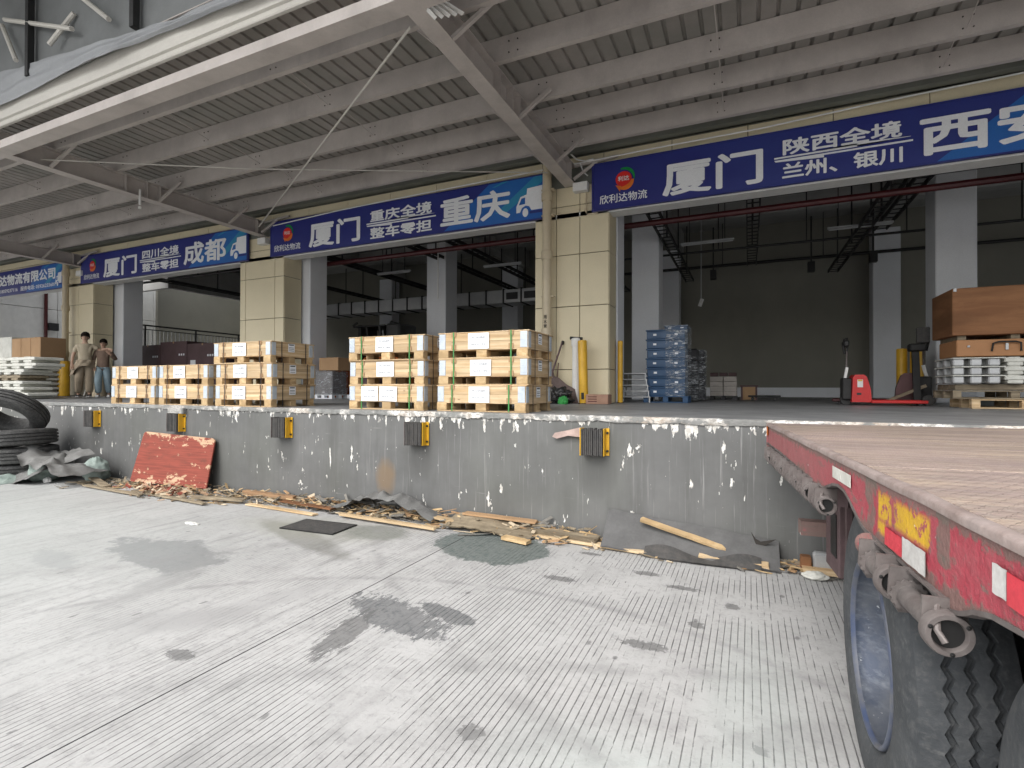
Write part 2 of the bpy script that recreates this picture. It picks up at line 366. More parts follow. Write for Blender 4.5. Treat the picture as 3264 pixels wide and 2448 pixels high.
def dock_mat():
    n = N('chipped_grey_wall_paint'); P = n.pos(); x, y, z = n.sep(P)
    big = n.noise(P, .9, 5, .65); strk = n.noise(n.mp(P, (7, 1, .5)), 1, 6, .7); f = n.noise(P, 40, 3)
    col = n.mix(n.st(big, .35, .65), (.150, .152, .150), (.108, .110, .108))
    col = n.mix(n.ma('MULTIPLY', n.st(strk, .5, .75), .4), col, (.075, .075, .072))
    col = n.mix(n.ma('MULTIPLY', n.st(n.noise(n.mp(P, (30, 1, .9), loc=(5, 0, 2)), 1, 5, .7), .58, .75), n.st(x, -6, -2, .15, .75)), col, (.34, .34, .335))
    col = n.mix(n.ma('MULTIPLY', n.st(n.noise(P, .6, 3, .5, 0), .5, .7), .35), col, (.12, .13, .105))
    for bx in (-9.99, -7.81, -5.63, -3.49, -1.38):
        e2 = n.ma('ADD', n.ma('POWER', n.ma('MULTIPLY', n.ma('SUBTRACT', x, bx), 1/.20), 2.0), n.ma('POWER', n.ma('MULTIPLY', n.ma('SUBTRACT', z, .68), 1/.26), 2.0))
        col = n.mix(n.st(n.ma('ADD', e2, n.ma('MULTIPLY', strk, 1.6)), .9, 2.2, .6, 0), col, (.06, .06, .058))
    # rust / tan stain
    e = n.ma('ADD', n.ma('POWER', n.ma('MULTIPLY', n.ma('ADD', x, 3.98), 1/.14), 2.0), n.ma('POWER', n.ma('MULTIPLY', n.ma('SUBTRACT', z, .42), 1/.22), 2.0))
    col = n.mix(n.st(n.ma('ADD', e, n.noise(P, 9, 4)), .8, 1.9, .7, 0), col, (.20, .135, .075))
    # plaster chips: near the lip long runs, elsewhere sparse
    top = n.st(z, .98, 1.2, 0, 1)
    c1 = n.noise(n.mp(P, (13, 1, 4.2)), 1, 5, .62); c2 = n.noise(n.mp(P, (3, 1, 2.4), loc=(2, 0, 9)), 1, 2, .5)
    v1 = n.ma('ADD', n.ma('ADD', c1, n.ma('MULTIPLY', n.ma('SUBTRACT', c2, .5), .35)), n.ma('MULTIPLY', n.ma('POWER', top, 1.6), .19))
    hs_ = n.noise(n.mp(P, (1.6, 1, 60), loc=(3, 0, 1)), 1, 4, .6); col = n.mix(n.ma('MULTIPLY', n.st(hs_, .70, .76), .6), col, (.40, .40, .39)); soot = n.noise(n.mp(P, (2.4, 1, .35), loc=(8, 0, 0)), 1, 4, .6); col = n.mix(n.ma('MULTIPLY', n.st(soot, .52, .72), .55), col, (.07, .07, .066))
    chip = n.st(v1, .665, .68)
    c3 = n.noise(n.mp(P, (4.6, 1, 3.4), loc=(11, 0, 3)), 1, 6, .62); chip2 = n.st(c3, .672, .682)
    c4 = n.noise(n.mp(P, (22, 1, 16), loc=(1, 0, 8)), 1, 3, .5); chip3 = n.st(c4, .745, .755)
    c5 = n.noise(n.mp(P, (16, 1, 2.2), loc=(7, 0, 5)), 1, 3, .5); chip4 = n.st(c5, .71, .72)
    ch = n.ma('MAXIMUM', n.ma('MAXIMUM', chip, chip2), n.ma('MAXIMUM', chip3, chip4))
    col = n.mix(ch, col, n.mix(n.st(n.noise(P, 25, 3), .4, .6), (.74, .74, .71), (.50, .48, .44)))
    n.bump(n.ma('SUBTRACT', n.ma('MULTIPLY', f, .15), ch), .005, .8)
    return n.out(col, n.st(big, .3, .7, .5, .65), 0, .4)
m_dock = dock_mat()

def lip_mat():
    n = N('broken_mortar_edge'); P = n.pos()
    a = n.noise(n.mp(P, (18, 18, 30)), 1, 6, .75); b = n.noise(P, 1.3, 3); c = n.noise(n.mp(P, (1.2, 1, 1), loc=(9, 0, 0)), 2.2, 4)
    x, y, z = n.sep(P)
    col = n.mix(n.st(a, .42, .55), (.30, .29, .27), (.80, .79, .75))
    col = n.mix(n.ma('MULTIPLY', n.st(b, .45, .6), .45), col, (.42, .30, .20))
    col = n.mix(n.st(n.ma('ADD', c, n.ma('MULTIPLY', n.ma('SUBTRACT', a, .5), .5)), .49, .54, 0, .9), col, (.17, .175, .17))
    col = n.mix(n.st(x, -8.5, -6.5, .85, 0), col, (.22, .225, .22))
    n.bump(a, .01); return n.out(col, .8, 0, .3)
m_lip = lip_mat()

def redply_mat():
    n = N('red_film_plywood'); P = n.pos(); g = n.noise(n.mp(P, (2, 2, 45)), 1, 5, .65); b = n.noise(n.mp(P, (4, 4, 9)), 1, 5, .7)
    x, y, z = n.sep(P)
    col = n.mix(n.st(g, .4, .6), (.27, .065, .045), (.19, .048, .034))
    col = n.mix(n.st(n.noise(n.mp(P, (5, 5, 14), loc=(3, 1, 0)), 1, 5, .7), .56, .66, 0, .8), col, (.15, .05, .035))
    band = n.ma('ADD', n.st(z, .60, .76, 0, .17), n.st(z, .10, .28, .15, 0))
    col = n.mix(n.st(n.ma('ADD', b, band), .63, .66), col, n.mix(n.st(g, .4, .6), (.55, .38, .25), (.40, .25, .16)))
    n.bump(g, .003); return n.out(col, .7, 0, .25)
m_redply = redply_mat()
# ================================================================ SETTING
struct(MB().box(-90, 60, -60, 5.13, -.3, 0), 'ground', m_ground)
# platform slab + warehouse floor (one continuous floor)
struct(MB().box(-60, 30, 5.13, 26, ZD-.25, ZD), 'platform_floor', m_pfloor)
# front wall of the dock
dw = MB()
nx, nzv = 300, 10
x0, x1 = -40, 14
V = []; F = []
for j in range(nzv+1):
    for i in range(nx+1):
        x = x0+(x1-x0)*i/nx; z = (ZD-.002)*j/nzv-.0
        V.append((x, 5.09+.006*nz(x*1.3, z*3)+.003*nz(x*6, z*9), z))
for j in range(nzv):
    for i in range(nx): a = j*(nx+1)+i; F.append((a, a+1, a+nx+2, a+nx+1))
b0 = len(V); V += [(x0, 5.13, 0), (x1, 5.13, 0), (x1, 5.13, ZD-.25), (x0, 5.13, ZD-.25)]
F.append((b0+3, b0+2, b0+1, b0)); dw.add(V, F)
dock = dw.build('dock_wall', m_dock, None, smooth=40)
tag(dock, 'long grey painted loading dock wall with chipped plaster and white scars', 'wall')
# broken mortar lip
lp = MB(); V = []; F = []; n = 1500
for i in range(n+1):
    x = -24+(30)*i/n; a = nz(x*9, 1)*.5+nz(x*31, 5)*.5; dz = .055+.022*nz(x*4, 2)+.014*nz(x*23, 4)
    V += [(x, 5.125, ZD+.0015), (x, 5.085+.006*a, ZD+.0035), (x, 5.070+.012*a, ZD-.012+.004*nz(x*40, 9)), (x, 5.074+.008*a, ZD-dz), (x, 5.092, ZD-dz-.006)]
for i in range(n):
    for k in range(4): a = i*5+k; F.append((a, a+1, a+6, a+5))
lp.add(V, F); lp.build('mortar_edge', m_lip, dock, smooth=50)

# ---------------- warehouse shell
def wall(name, mb, m, label, cat='wall'):
    o = mb.build(name, m); tag(o, label, cat); return o
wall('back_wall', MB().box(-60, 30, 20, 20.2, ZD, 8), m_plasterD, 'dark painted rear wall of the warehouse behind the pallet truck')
struct(MB().box(-20.5, 30, 9.6, 26, 7.2, 7.4).box(-60, -26.1, 9.6, 20, 7.2, 7.4), 'ceiling', m_ceil)  # stretch over the left bays left open, an added gap for daylight
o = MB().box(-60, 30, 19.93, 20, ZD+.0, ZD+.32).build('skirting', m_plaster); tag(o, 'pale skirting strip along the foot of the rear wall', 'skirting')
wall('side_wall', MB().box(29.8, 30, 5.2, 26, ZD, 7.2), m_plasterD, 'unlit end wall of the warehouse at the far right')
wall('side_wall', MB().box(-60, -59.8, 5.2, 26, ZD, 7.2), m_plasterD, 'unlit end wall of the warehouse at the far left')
# beams under the ceiling
cb = thing('ceiling_beams', 'pale concrete beam grid under the dark warehouse ceiling', 'ceiling beams', (-2, 13, 6.5))
for x in (-20.6, -14.75, -8.5, -2.35, 3.75, 10): MB().box(x-.2, x+.2, 9.6, 20, 6.5, 7.2).build('beam', m_ceil, cb, world=True)
for y in (13.2, 17): MB().box(-30, 20, y-.18, y+.18, 6.6, 7.197).build('beam', m_ceil, cb, world=True)
# interior columns
fr = [(-14.65, 'grey plastered column inside the leftmost lit bay'), (-8.35, 'grey column seen between the two tall crate stacks'),
      (-2.3, 'pale grey column behind the blue container stack'), (3.75, 'broad grey column behind the big brown cartons at right'), (10, 'grey column hidden in the dark at far right')]
for x, l in fr:
    t = thing('interior_column', l, 'column', (x, 13.3, ZD), group='plastered columns of the front interior row')
    MB().cbox(-.33, .33, -.33, .33, 0, 7.2-ZD, .02).build('shaft', m_plaster, t)
for x, l in [(-15.2, 'dim engaged column on rear wall left of the forklift roof'), (-8.9, 'dim engaged column on rear wall right of the forklift roof'), (-2.6, 'dim engaged column just right of the pale column by blue containers'), (3.9, 'dark engaged column on rear wall beside yellow posts')]:
    t = thing('interior_column', l, 'column', (x, 19.65, ZD), group='engaged columns on the rear wall')
    MB().cbox(-.36, .36, -.28, .28, 0, 6.5-ZD, .02).build('shaft', m_plaster, t)

# ---------------- facade: pillars with cladding panels
def pillar(x0, x1, label, jx, rows, depth=.55):
    t = thing('pillar', label, 'pillar', ((x0+x1)/2, 9.3, ZD), group='cream clad pillars between the bays')
    MB().box(x0+.015, x1-.015, 9.325, 9.3+depth-.01, ZD, 5.2).build('core', m_joint, t, world=True)
    xs = [x0, x0+jx[0]*(x1-x0), x1] if len(jx) == 1 else [x0]+[x0+j*(x1-x0) for j in jx]+[x1]
    zs = [ZD]+rows+[5.28]
    for a, b in zip(xs[:-1], xs[1:]):
        for c, d in zip(zs[:-1], zs[1:]):
            MB().cbox(a+.006, b-.006, 9.3, 9.326, c+.006, d-.006, .004).build('cladding_panel', m_cream, t, world=True)
    for c, d in zip(zs[:-1], zs[1:]):
        MB().cbox(x1-.015, x1+.006, 9.328, 9.3+depth, c+.006, d-.006, .004).build('cladding_panel', m_cream, t, world=True)
        MB().cbox(x0-.006, x0+.015, 9.328, 9.3+depth, c+.006, d-.006, .004).build('cladding_panel', m_cream, t, world=True)
    MB().cbox(x0+.02, x1-.02, 9.305, 9.34, 5.28, 5.62, .005).build('dark_panel', m_greeng, t, world=True)  # dark grey-green panel between cladding and canopy beam
    return t
RW = [1.85, 3.03, 4.0, 4.92]
pillar(-3.74, -2.3, 'cream clad pillar behind the yellow bollard, beside the white arrows sign', [.30, .62], RW)
pillar(-11.94, -10.39, 'cream clad pillar between the second and third shop signs', [.13, .80], [2.05, 3.22, 4.25, 4.95])
pillar(-19.99, -18.5, 'cream clad pillar behind the two walking people', [.45], [2.0, 3.15, 4.1, 4.95])
pillar(-28.03, -26.5, 'cream clad pillar beyond the left picture edge', [.45], [2.0, 3.15, 4.1, 4.95])
pillar(4.3, 5.8, 'cream clad pillar past the right picture edge', [.45], RW)
for x0, x1, l in ((-11.05, -10.15, 'grey plastered column standing behind the middle cream pillar'), (-19.25, -18.05, 'grey plastered column standing behind the cream pillar by the people'), (-3.05, -2.28, 'grey plastered column hidden behind the cream pillar by the bollards')):
    t = thing('interior_column', l, 'column', ((x0+x1)/2, 10.2, ZD), group='columns just behind the facade')
    MB().cbox(x0, x1, 9.9, 10.5, ZD, 7.2, .02).build('shaft', m_plaster, t, world=True)
# band of wall above the openings
MB().box(-60, -20.45, 12.8, 13, 5.35, 7.2).build('sky_gap_screen', m_ceil, cb, world=True); MB().box(-20.6, -20.4, 13, 20, 5.35, 7.2).build('sky_gap_screen', m_ceil, cb, world=True)  # added screens that keep the opened ceiling stretch out of view
bw = thing('facade_band', 'cream cladding band running above the blue signs', 'wall', (-7, 9.3, 4.9))
MB().box(-30, 14, 9.35, 9.55, 4.78, 8).build('core', m_joint, bw, world=True)
x = -30.0
while x < 14:
    for z0, z1 in ((4.80, 5.62), (5.635, 5.90), (5.915, 7.2)):
        inp = any(a-.02 < x+.6 < b+.02 for a, b in ((-3.74, -2.3), (-11.94, -10.39), (-19.99, -18.5)))
        if not (inp and z0 < 5.0): MB().cbox(x+.006, x+1.194, 9.32, 9.35, z0, z1, .003).build('cladding_panel', m_cream, bw, world=True)
    x += 1.2
MB().box(-30, 14, 9.30, 9.62, 4.70, 4.78).build('soffit_trim', m_white, bw, world=True)

# ---------------- left bays: mezzanine, partition walls
mz = thing('mezzanine', 'mezzanine office with railing deep in the left bay', 'mezzanine', (-24, 15, ZD))
MB().box(-30, -22, 10.4, 19.9, 2.62, 3.0).build('floor_slab', m_white, mz, world=True)
MB().box(-29.9, -29.7, 10.4, 19.9, 3.0, 7.2).build('rear_partition', m_card2, mz, world=True)
MB().box(-24.2, -24.05, 14.6, 19.9, 3.0, 6.6).build('partition', m_plasterD, mz, world=True)
MB().box(-30, -22.05, 19.0, 19.2, ZD, 7.2).build('end_partition', m_plasterD, mz, world=True)
rail = MB().bar((-22.03, 10.5, 3.98), (-22.03, 19.0, 3.98), .05, .06).bar((-22.03, 10.5, 3.1), (-22.03, 19.0, 3.1), .03, .03).bar((-22.03, 10.5, 3.82), (-22.03, 19.0, 3.82), .03, .03).build('handrail', m_black, mz, world=True)
y = 10.6
bal = MB().bar((0, 0, 0), (0, 0, .72), .025, .025).mesh('baluster', m_galv)
while y < 19:
    put(bal, 'baluster', mz, loc=(-22.03+24, y-15, 3.1-ZD)); y += .16
for y in (10.8, 12.9, 15, 17.1, 18.9): MB().bar((-22.03, y, 2.8), (-22.03, y, 3.98), .05, .05).build('railing_post', m_black, mz, world=True)
# leftmost bay: lit partition wall along depth
pw = thing('partition_wall', 'pale grey panelled partition wall in the leftmost bay', 'wall', (-26, 12, ZD))
for i in range(5):
    for z0, z1 in ((ZD, 3.0), (3.02, 4.66), (4.68, 7.1)):
        MB().cbox(-26.1, -26, 9.9+i*1.9, 11.78+i*1.9, z0, z1, .006).build('wall_panel', m_white, pw, world=True)
o = MB().tube([(-25.9, 11.35, ZD), (-25.9, 11.35, 6.8)], .06).build('red_pipe', m_redpipe, smooth=40); tag(o, 'vertical red pipe in front of the leftmost partition wall', 'pipe')
o = MB().cbox(-25.98, -25.80, 11.45, 11.75, 3.80, 4.10).build('wall_unit', m_dark); tag(o, 'small dark box unit fixed high on the leftmost partition wall', 'wall unit')
o = MB().cbox(-25.6, -25.4, 9.3, 10.6, ZD, 2.35).build('grey_cabinet', m_galv); tag(o, 'grey cabinet behind the long brown carton at left', 'cabinet')

# ---------------- services under the warehouse ceiling
def pipe(name, label, a, b, r, m, cat='pipe', group=None, n=8):
    o = MB().tube([a, b], r, n).build(name, m, smooth=40); return tag(o, label, cat, group)
def tray(x, y0, y1, z, label):
    t = thing('cable_tray', label, 'cable tray', (x, y0, z), group='black cable trays running into the warehouse')
    for s in (-.12, .12): MB().box(x+s-.012, x+s+.012, y0, y1, z-.04, z+.05).build('side_rail', m_black, t, world=True)
    y = y0+.2; rg = MB()
    while y < y1: rg.box(x-.12, x+.12, y, y+.03, z-.03, z-.01); y += .3
    o = rg.build('rungs', m_black, t, world=True); o['kind'] = 'stuff'
    y = y0+.6
    while y < y1: MB().box(x-.015, x+.015, y, y+.03, z+.05, 7.19).build('hanger', m_black, t, world=True); y += 2.2
tl = ['leftmost black cable tray, behind the left half of the sign lettered 成都', 'black cable tray behind the right half of the sign lettered 成都', 'black cable tray nearest the middle cream pillar', 'black cable tray behind the left half of the sign lettered 重庆', 'black cable tray behind the middle of the sign lettered 重庆', 'black cable tray behind the truck picture on the sign lettered 重庆', 'black cable tray just right of the main cream pillar', 'black cable tray above the red pallet truck', 'black cable tray left of the broad right column', 'black cable tray right of the broad right column']
for (x, y0, y1, z), l in zip([(-17.5, 9.9, 19.8, 5.0), (-14.6, 9.9, 19.8, 5.3), (-10.3, 10.6, 19.8, 5.0), (-8.2, 9.9, 19.8, 5.3), (-6.6, 9.9, 19.8, 5.1), (-4.2, 9.9, 19.8, 5.2), (-1.75, 9.9, 18, 5.05), (.1, 9.9, 17, 5.2), (2.3, 9.9, 18, 5.0), (2.9, 9.9, 15, 5.35)], tl): tray(x, y0, y1, z, l)
def run(x0, x1, y, z, r, m, label, name='service_pipe', hang=2.0):
    t = thing(name, label, 'pipe', (x0, y, z)); MB().tube([(x0, y, z), (x1, y, z)], r, 8).build('pipe_run', m, t, smooth=40, world=True)
    x = x0+.7
    while x < x1: MB().box(x-.012, x+.012, y-.012, y+.012, z+r, 7.19).build('hanger', m_black, t, world=True); x += hang
run(-11, -3.2, 10.6, 4.8, .06, m_redpipe, 'dark red sprinkler pipe under the sign lettered 重庆', 'sprinkler_pipe')
run(-2.5, 10, 10.6, 4.81, .06, m_redpipe, 'dark red sprinkler pipe right of the main pillar', 'sprinkler_pipe')
run(-11, -3.0, 10.7, 5.05, .035, m_black, 'black conduit above the red pipe in the middle bay')
run(-2.5, 10, 10.7, 5.08, .035, m_black, 'black conduit above the red pipe in the right bay')
run(-3.4, 9, 14.5, 5.1, .03, m_black, 'black conduit across the middle of the right bay ceiling')
run(-4.5, 8, 19.3, 5.75, .05, m_black, 'black pipe along the top of the rear wall', hang=3)
run(-18.2, -11.9, 10.6, 4.95, .04, m_black, 'black conduit under the sign lettered 成都')
for x in (1.6, 2.0, 2.5, 2.9):
    for y in (11, 12.5, 14): pass
hb = [((-1.0, 17.6), 'black hanger box on the rear pipe, leftmost'), ((1.7, 17.6), 'black hanger box on the rear pipe, middle'), ((3.1, 16.9), 'black hanger box near the broad right column')]
for (x, y), l in hb:
    o = MB().cbox(x-.09, x+.09, y-.09, y+.09, 4.95, 5.25).box(x-.02, x+.02, y-.02, y+.02, 5.2, 6.6).build('hanger_box', m_black); tag(o, l, 'hanger box', 'black boxes hanging from the ceiling')
fl = [(-.9, 13.3, 5.0, 'unlit tube lamp just right of the main pillar'), (-6.4, 13.4, 5.0, 'unlit tube lamp right of the middle bay column'), (2.2, 13.3, 5.0, 'unlit tube lamp left of the broad right column'), (-9.6, 12.6, 4.9, 'unlit tube lamp left of the middle bay column'), (-8.1, 11.2, 5.35, 'unlit tube lamp close under the sign lettered 重庆'), (.4, 11.2, 5.4, 'unlit tube lamp close under the right-hand sign')]
for x, y, z, l in fl:
    t = thing('tube_lamp', l, 'lamp', (x, y, z), group='unlit tube lamps in the warehouse')
    MB().box(-.6, .6, -.03, .03, .02, .06).build('batten', m_galv, t); MB().tube([(-.58, 0, 0), (.58, 0, 0)], .014, 8).build('tube', m_galv, t)
    for s in (-.4, .4): MB().box(s-.008, s+.008, -.008, .008, .06, 7.19-z).build('suspension_wire', m_black, t)
t = thing('hanging_socket', 'socket dangling on a thin cable in front of the rear wall', 'socket', (-1.2, 15.5, 3.9))
MB().tube([(-1.2, 15.5, 4.0), (-1.2, 15.5, 6.6)], .012, 6).build('cable', m_galv, t, world=True); MB().tube([(-1.24, 15.5, 3.82), (-1.17, 15.5, 4.02)], .05, 8).build('socket_body', m_white, t, smooth=40, world=True)
# air duct
d = thing('air_duct', 'galvanised air duct crossing the middle bay', 'duct', (-9.6, 15.2, 4.2))
x = -15.8; i = 0
while x < -5:
    MB().cbox(x+.015, x+.585, 15, 15.7, 4.22, 4.64, .01).build('duct_section', m_galv, d, world=True)
    MB().cbox(x-.02, x+.02, 14.97, 15.73, 4.19, 4.67, .004).build('flange', m_black, d, world=True)
    if i > 13 or i in (0,): MB().box(x+.1, x+.5, 14.985, 14.998, 4.32, 4.54).build('vent_grille', m_dark, d, world=True)
    x += .62; i += 1
t = thing('white_drop_cable', 'white vertical conduit hanging before the middle column', 'conduit', (-7.6, 11.8, 4)); MB().tube([(-7.6, 11.9, 3.9), (-7.6, 11.9, 7.1)], .02, 6).build('conduit', m_white, t, world=True)

# ================================================================ CANOPY
cn = thing('steel_canopy', 'grey painted steel canopy over the loading platform', 'canopy', (-3, 6.5, 5.27))
BX = (-27.07, -19.07, -11.04, -3.02, 5.0)
for bx in BX:
    b = MB().box(bx-.11, bx+.11, 3.95, 9.28, 5.27, 5.284).box(bx-.006, bx+.006, 3.95, 9.26, 5.284, 5.606).box(bx-.11, bx+.11, 3.95, 9.26, 5.606, 5.62)
    bo = b.build('beam', m_steel, cn, world=True)
    for y in (6.04, 6.43, 6.68, 9.0):
        for s in (-1, 1): MB().box(bx+s*.057-.05, bx+s*.057+.05, y-.005, y+.005, 5.285, 5.605).build('stiffener', m_steel, bo, world=True)
    for y in (4.84, 6.65, 8.22):
        for s in (-1, 1): MB().bar((bx+s*.10, y, 5.29), (bx+s*.50, y+.18, 5.70), .045, .045, up=(0, 1, 0)).build('knee_brace', m_steel, bo, world=True)
PY = (4.9, 5.87, 6.89, 7.65, 8.45)
for y in PY:
    # C-section purlin: web faces the yard, lips point inwards
    p = MB().box(-28, 8, y, y+.006, 5.62, 5.925).box(-28, 8, y+.006, y+.075, 5.62, 5.626).box(-28, 8, y+.006, y+.075, 5.919, 5.925).box(-28, 8, y+.069, y+.075, 5.626, 5.645)
    po = p.build('purlin', m_steel, cn, world=True)
    bm_ = MB()
    for bx in BX:
        for s in (-1, 1):
            for dx in (.30, .42):
                for z in (5.70, 5.84): bm_.lathe([(y-.008, 0), (y-.008, .010), (y, .010)], 6, 'y', (bx+s*dx, 0, z))
        for dx in (2.6, 2.7, 5.3, 5.4):
            for z in (5.70, 5.84): bm_.lathe([(y-.008, 0), (y-.008, .009), (y, .009)], 6, 'y', (bx+dx, 0, z))
    o = bm_.build('bolt_heads', m_joint, po, world=True)
# thin sag rods between purlins
for x in (-24.4, -16.4, -8.35, -5.7, -.35, 2.3, -13.7, -22):
    for a, b in zip(PY[:-1], PY[1:]): MB().tube([(x, a, 5.86), (x+.02, b, 5.70)], .006, 6).build('sag_rod', m_steel, cn, world=True)
# front edge beam (its flange catches the yard light)
MB().box(-28, 8, 4.10, 4.32, 5.266, 5.281).box(-28, 8, 4.11, 4.31, 5.281, 5.40).build('edge_beam', m_steel, cn, world=True)
# ribbed roof sheet, ribs run into the building; sheet lies on purlins
pr = []; xx = -28.0
while xx < 8.0:
    pr += [(xx, 5.932), (xx+.160, 5.932), (xx+.172, 5.962), (xx+.198, 5.962)]; xx += .21
V = []; F = []
for x, z in pr: V += [(x, 4.09, z), (x, 9.25, z)]
for i in range(len(pr)-1): F.append((2*i, 2*i+2, 2*i+3, 2*i+1))
MB().add(V, F).build('roof_sheet', m_sheet, cn, world=True)
MB().box(-28, 8, 4.0, 9.3, 5.975, 5.99).build('roof_liner', m_steel, cn, world=True)
# lower flat ribs hanging under the sheet as dark joints are made by the sheet profile itself; eave gutter at the wall
MB().box(-28, 8, 9.05, 9.25, 5.80, 5.812).box(-28, 8, 9.05, 9.056, 5.812, 5.93).box(-28, 8, 9.2, 9.29, 5.80, 5.83).build('wall_gutter', m_greeng, cn, world=True)
# fascia gutter on the front edge
g = MB(); prof = [(4.06, 5.535), (4.03, 5.535), (4.02, 5.55), (4.02, 5.60), (3.99, 5.61), (3.99, 5.625), (3.985, 5.72), (3.97, 5.84), (3.98, 5.90), (4.085, 5.90), (4.085, 5.55), (4.06, 5.55)]
V = [(x, y, z) for x in (-28, 8) for y, z in prof]; k = len(prof)
g.add(V, [(i, (i+1) % k, (i+1) % k+k, i+k) for i in range(k)]+[tuple(range(k)), tuple(range(2*k-1, k-1, -1))])
g.build('fascia_gutter', m_gut, cn, world=True)
o = MB().tube([(-10.93, 6.28, 5.10), (-10.93, 6.28, 5.40)], .022, 8).tube([(-10.93, 6.28, 5.02), (-10.93, 6.28, 5.06)], .028, 8).build('white_sensor', m_white, cn, world=True)
# diagonal tie rods
MB().tube([(-3.26, 4.55, 5.33), (-10.6, 8.75, 5.33)], .014, 8).build('tie_rod', m_gut, cn, world=True)
MB().tube([(-11.3, 4.6, 5.40), (-8, 6.45, 5.37), (-3.3, 8.8, 5.40)], .010, 6).build('tie_rod', m_gut, cn, world=True)
for bx in BX[1:-1]:
    MB().bar((bx+.55, 9.25, 5.66), (bx+.12, 9.1, 5.32), .05, .05).build('end_strut', m_steel, cn, world=True)
    MB().bar((bx+.1, 9.2, 5.60), (bx+.9, 9.22, 5.66), .05, .04).build('end_strut', m_steel, cn, world=True)
# torn flashing end at the near end of the beam over the yard
fb = MB(); 
for i in range(5): fb.bar((-2.93+.03*i, 4.3+.02*i, 5.30+.02*i), (-2.86+.05*i, 4.42+.05*i, 5.22+.03*i), .05, .008)
fb.build('torn_flashing', m_white, cn, world=True)
# white conduit sagging along the facade top
pts = [(-10.62, 9.17, 5.47), (-8.5, 9.17, 5.56), (-6.2, 9.17, 5.60), (-3.6, 9.17, 5.63), (-2.55, 9.17, 5.64), (-1.4, 9.17, 5.655), (.2, 9.17, 5.66), (1.6, 9.17, 5.72), (3.4, 9.17, 5.76), (6, 9.17, 5.8)]
o = MB().tube(pts, .013, 8).build('white_conduit', m_white, smooth=40); tag(o, 'thin white conduit sagging along the wall above the signs', 'conduit')
o = MB().tube([(-3.0, 9.12, 5.84), (-2.86, 9.15, 5.70), (-2.70, 9.15, 5.64), (-2.55, 9.15, 5.66)], .014, 8).tube([(-2.8, 9.16, 5.62), (-2.74, 9.18, 5.45), (-2.66, 9.18, 5.38)], .012, 8).build('white_cable_loop', m_white, smooth=40); tag(o, 'white cable loops beside the top left corner of the right-hand sign', 'cable')
o = MB().tube([(-2.72, 9.28, 5.2), (-2.72, 9.28, 4.75), (-2.69, 9.28, 4.71), (-2.50, 9.28, 4.71)], .014, 8).build('wall_conduit', m_creampipe, smooth=40); tag(o, 'cream L-shaped conduit on the pillar under the right-hand sign', 'conduit')

# ---------------- awning over the yard (folding fabric roof) with struts
aw = thing('yard_awning', 'dark grey fabric awning on steel struts above the yard', 'awning', (-10, 2, 7))
MB().box(-26, 10, .6, 4.04, 8.3, 8.32).build('awning_roof', m_awnD, aw, world=True)
MB().box(-26, 10, 4.02, 4.04, 5.95, 8.32).build('awning_rear_curtain', m_awnD, aw, world=True)
for x in (-17, -14.5, -12, -9.5, -7, -4.5, -2): MB().box(x-.04, x+.04, 3.9, 3.98, 6.0, 8.3).build('curtain_post', m_black, aw, world=True)
for a, b in (((-10.25, 3.95, 7.06), (-8.32, 3.9, 6.34)), ((-8.6, 3.95, 7.07), (-7.47, 3.9, 6.22)), ((-10.33, 3.95, 7.0), (-9.78, 3.9, 6.29)), ((-8.44, 3.98, 6.64), (-8.88, 3.9, 6.28)), ((-14, 3.95, 7.4), (-12, 3.9, 6.6)), ((-6.6, 3.95, 7.1), (-5.2, 3.9, 6.1))):
    MB().tube([a, b], .032, 8).build('strut', m_gut, aw, smooth=40, world=True)
MB().box(-26, 10, .6, .7, 7.9, 8.3).build('front_truss', m_steel, aw, world=True)
# draped cloth band in front of the gutter
V = []; F = []; nx, nv = 260, 16
for j in range(nv+1):
    t = j/nv
    for i in range(nx+1):
        x = -26+34*i/nx
        top = max(5.88, 5.89+(-6.3-x)*.092); low = min(top-.04, 5.74+(-7-x)*.012+.03*math.sin(x*.8+1.0))
        z = top+(low-top)*t
        fold = .05*math.sin(12*t+x*1.7+2*nz(x*.4, 1))*t+.035*nz(x*2.5+t*3, t*4)
        V.append((x, 3.93-.03*t+fold*.6, z+.02*nz(x*1.5, t*3)))
for j in range(nv):
    for i in range(nx): a = j*(nx+1)+i; F.append((a, a+1, a+nx+2, a+nx+1))
MB().add(V, F).build('draped_cloth', m_awn, aw, smooth=60, world=True)

# ================================================================ SIGNS
def sign(x0, x1, z0, z1, label, blue=True, y=9.2):
    t = thing('shop_sign', label, 'sign', ((x0+x1)/2, y, z0), group='blue freight line signs over the dock bays')
    MB().cbox(x0, x1, y, y+.05, z0, z1, .006).build('board', m_navy, t, world=True)
    f = MB()
    for a, b, c, d in ((x0-.025, x1+.025, z1, z1+.02), (x0-.025, x1+.025, z0-.02, z0), (x0-.025, x0, z0, z1), (x1, x1+.025, z0, z1)): f.box(a, b, y-.004, y+.06, c, d)
    f.build('frame', m_navy, t, world=True)
    if blue:
        w = x1-x0; h = z1-z0
        p = [(x0+w*.695, z0+.002), (x1-.003, z0+.002), (x1-.003, z1-.003), (x0+w*.84, z1-.003)]
        MB().prism(p, y-.003, y-.0005).build('blue_field', m_blue, t, world=True)
        MB().prism([(x0+w*.86, z0+.25*h), (x0+w*.895, z0+.25*h), (x1-.004, z0+.86*h), (x1-.004, z1-.004), (x0+w*.975, z1-.004)], y-.006, y-.0035).build('teal_beam', m_teal, t, world=True)
        MB().prism([(x0+w*.85, z1-.10*h), (x0+w*.86, z1-.10*h), (x0+w*.90, z1-.004), (x0+w*.88, z1-.004)], y-.0058, y-.0035).build('teal_beam', m_teal, t, world=True)
    return t
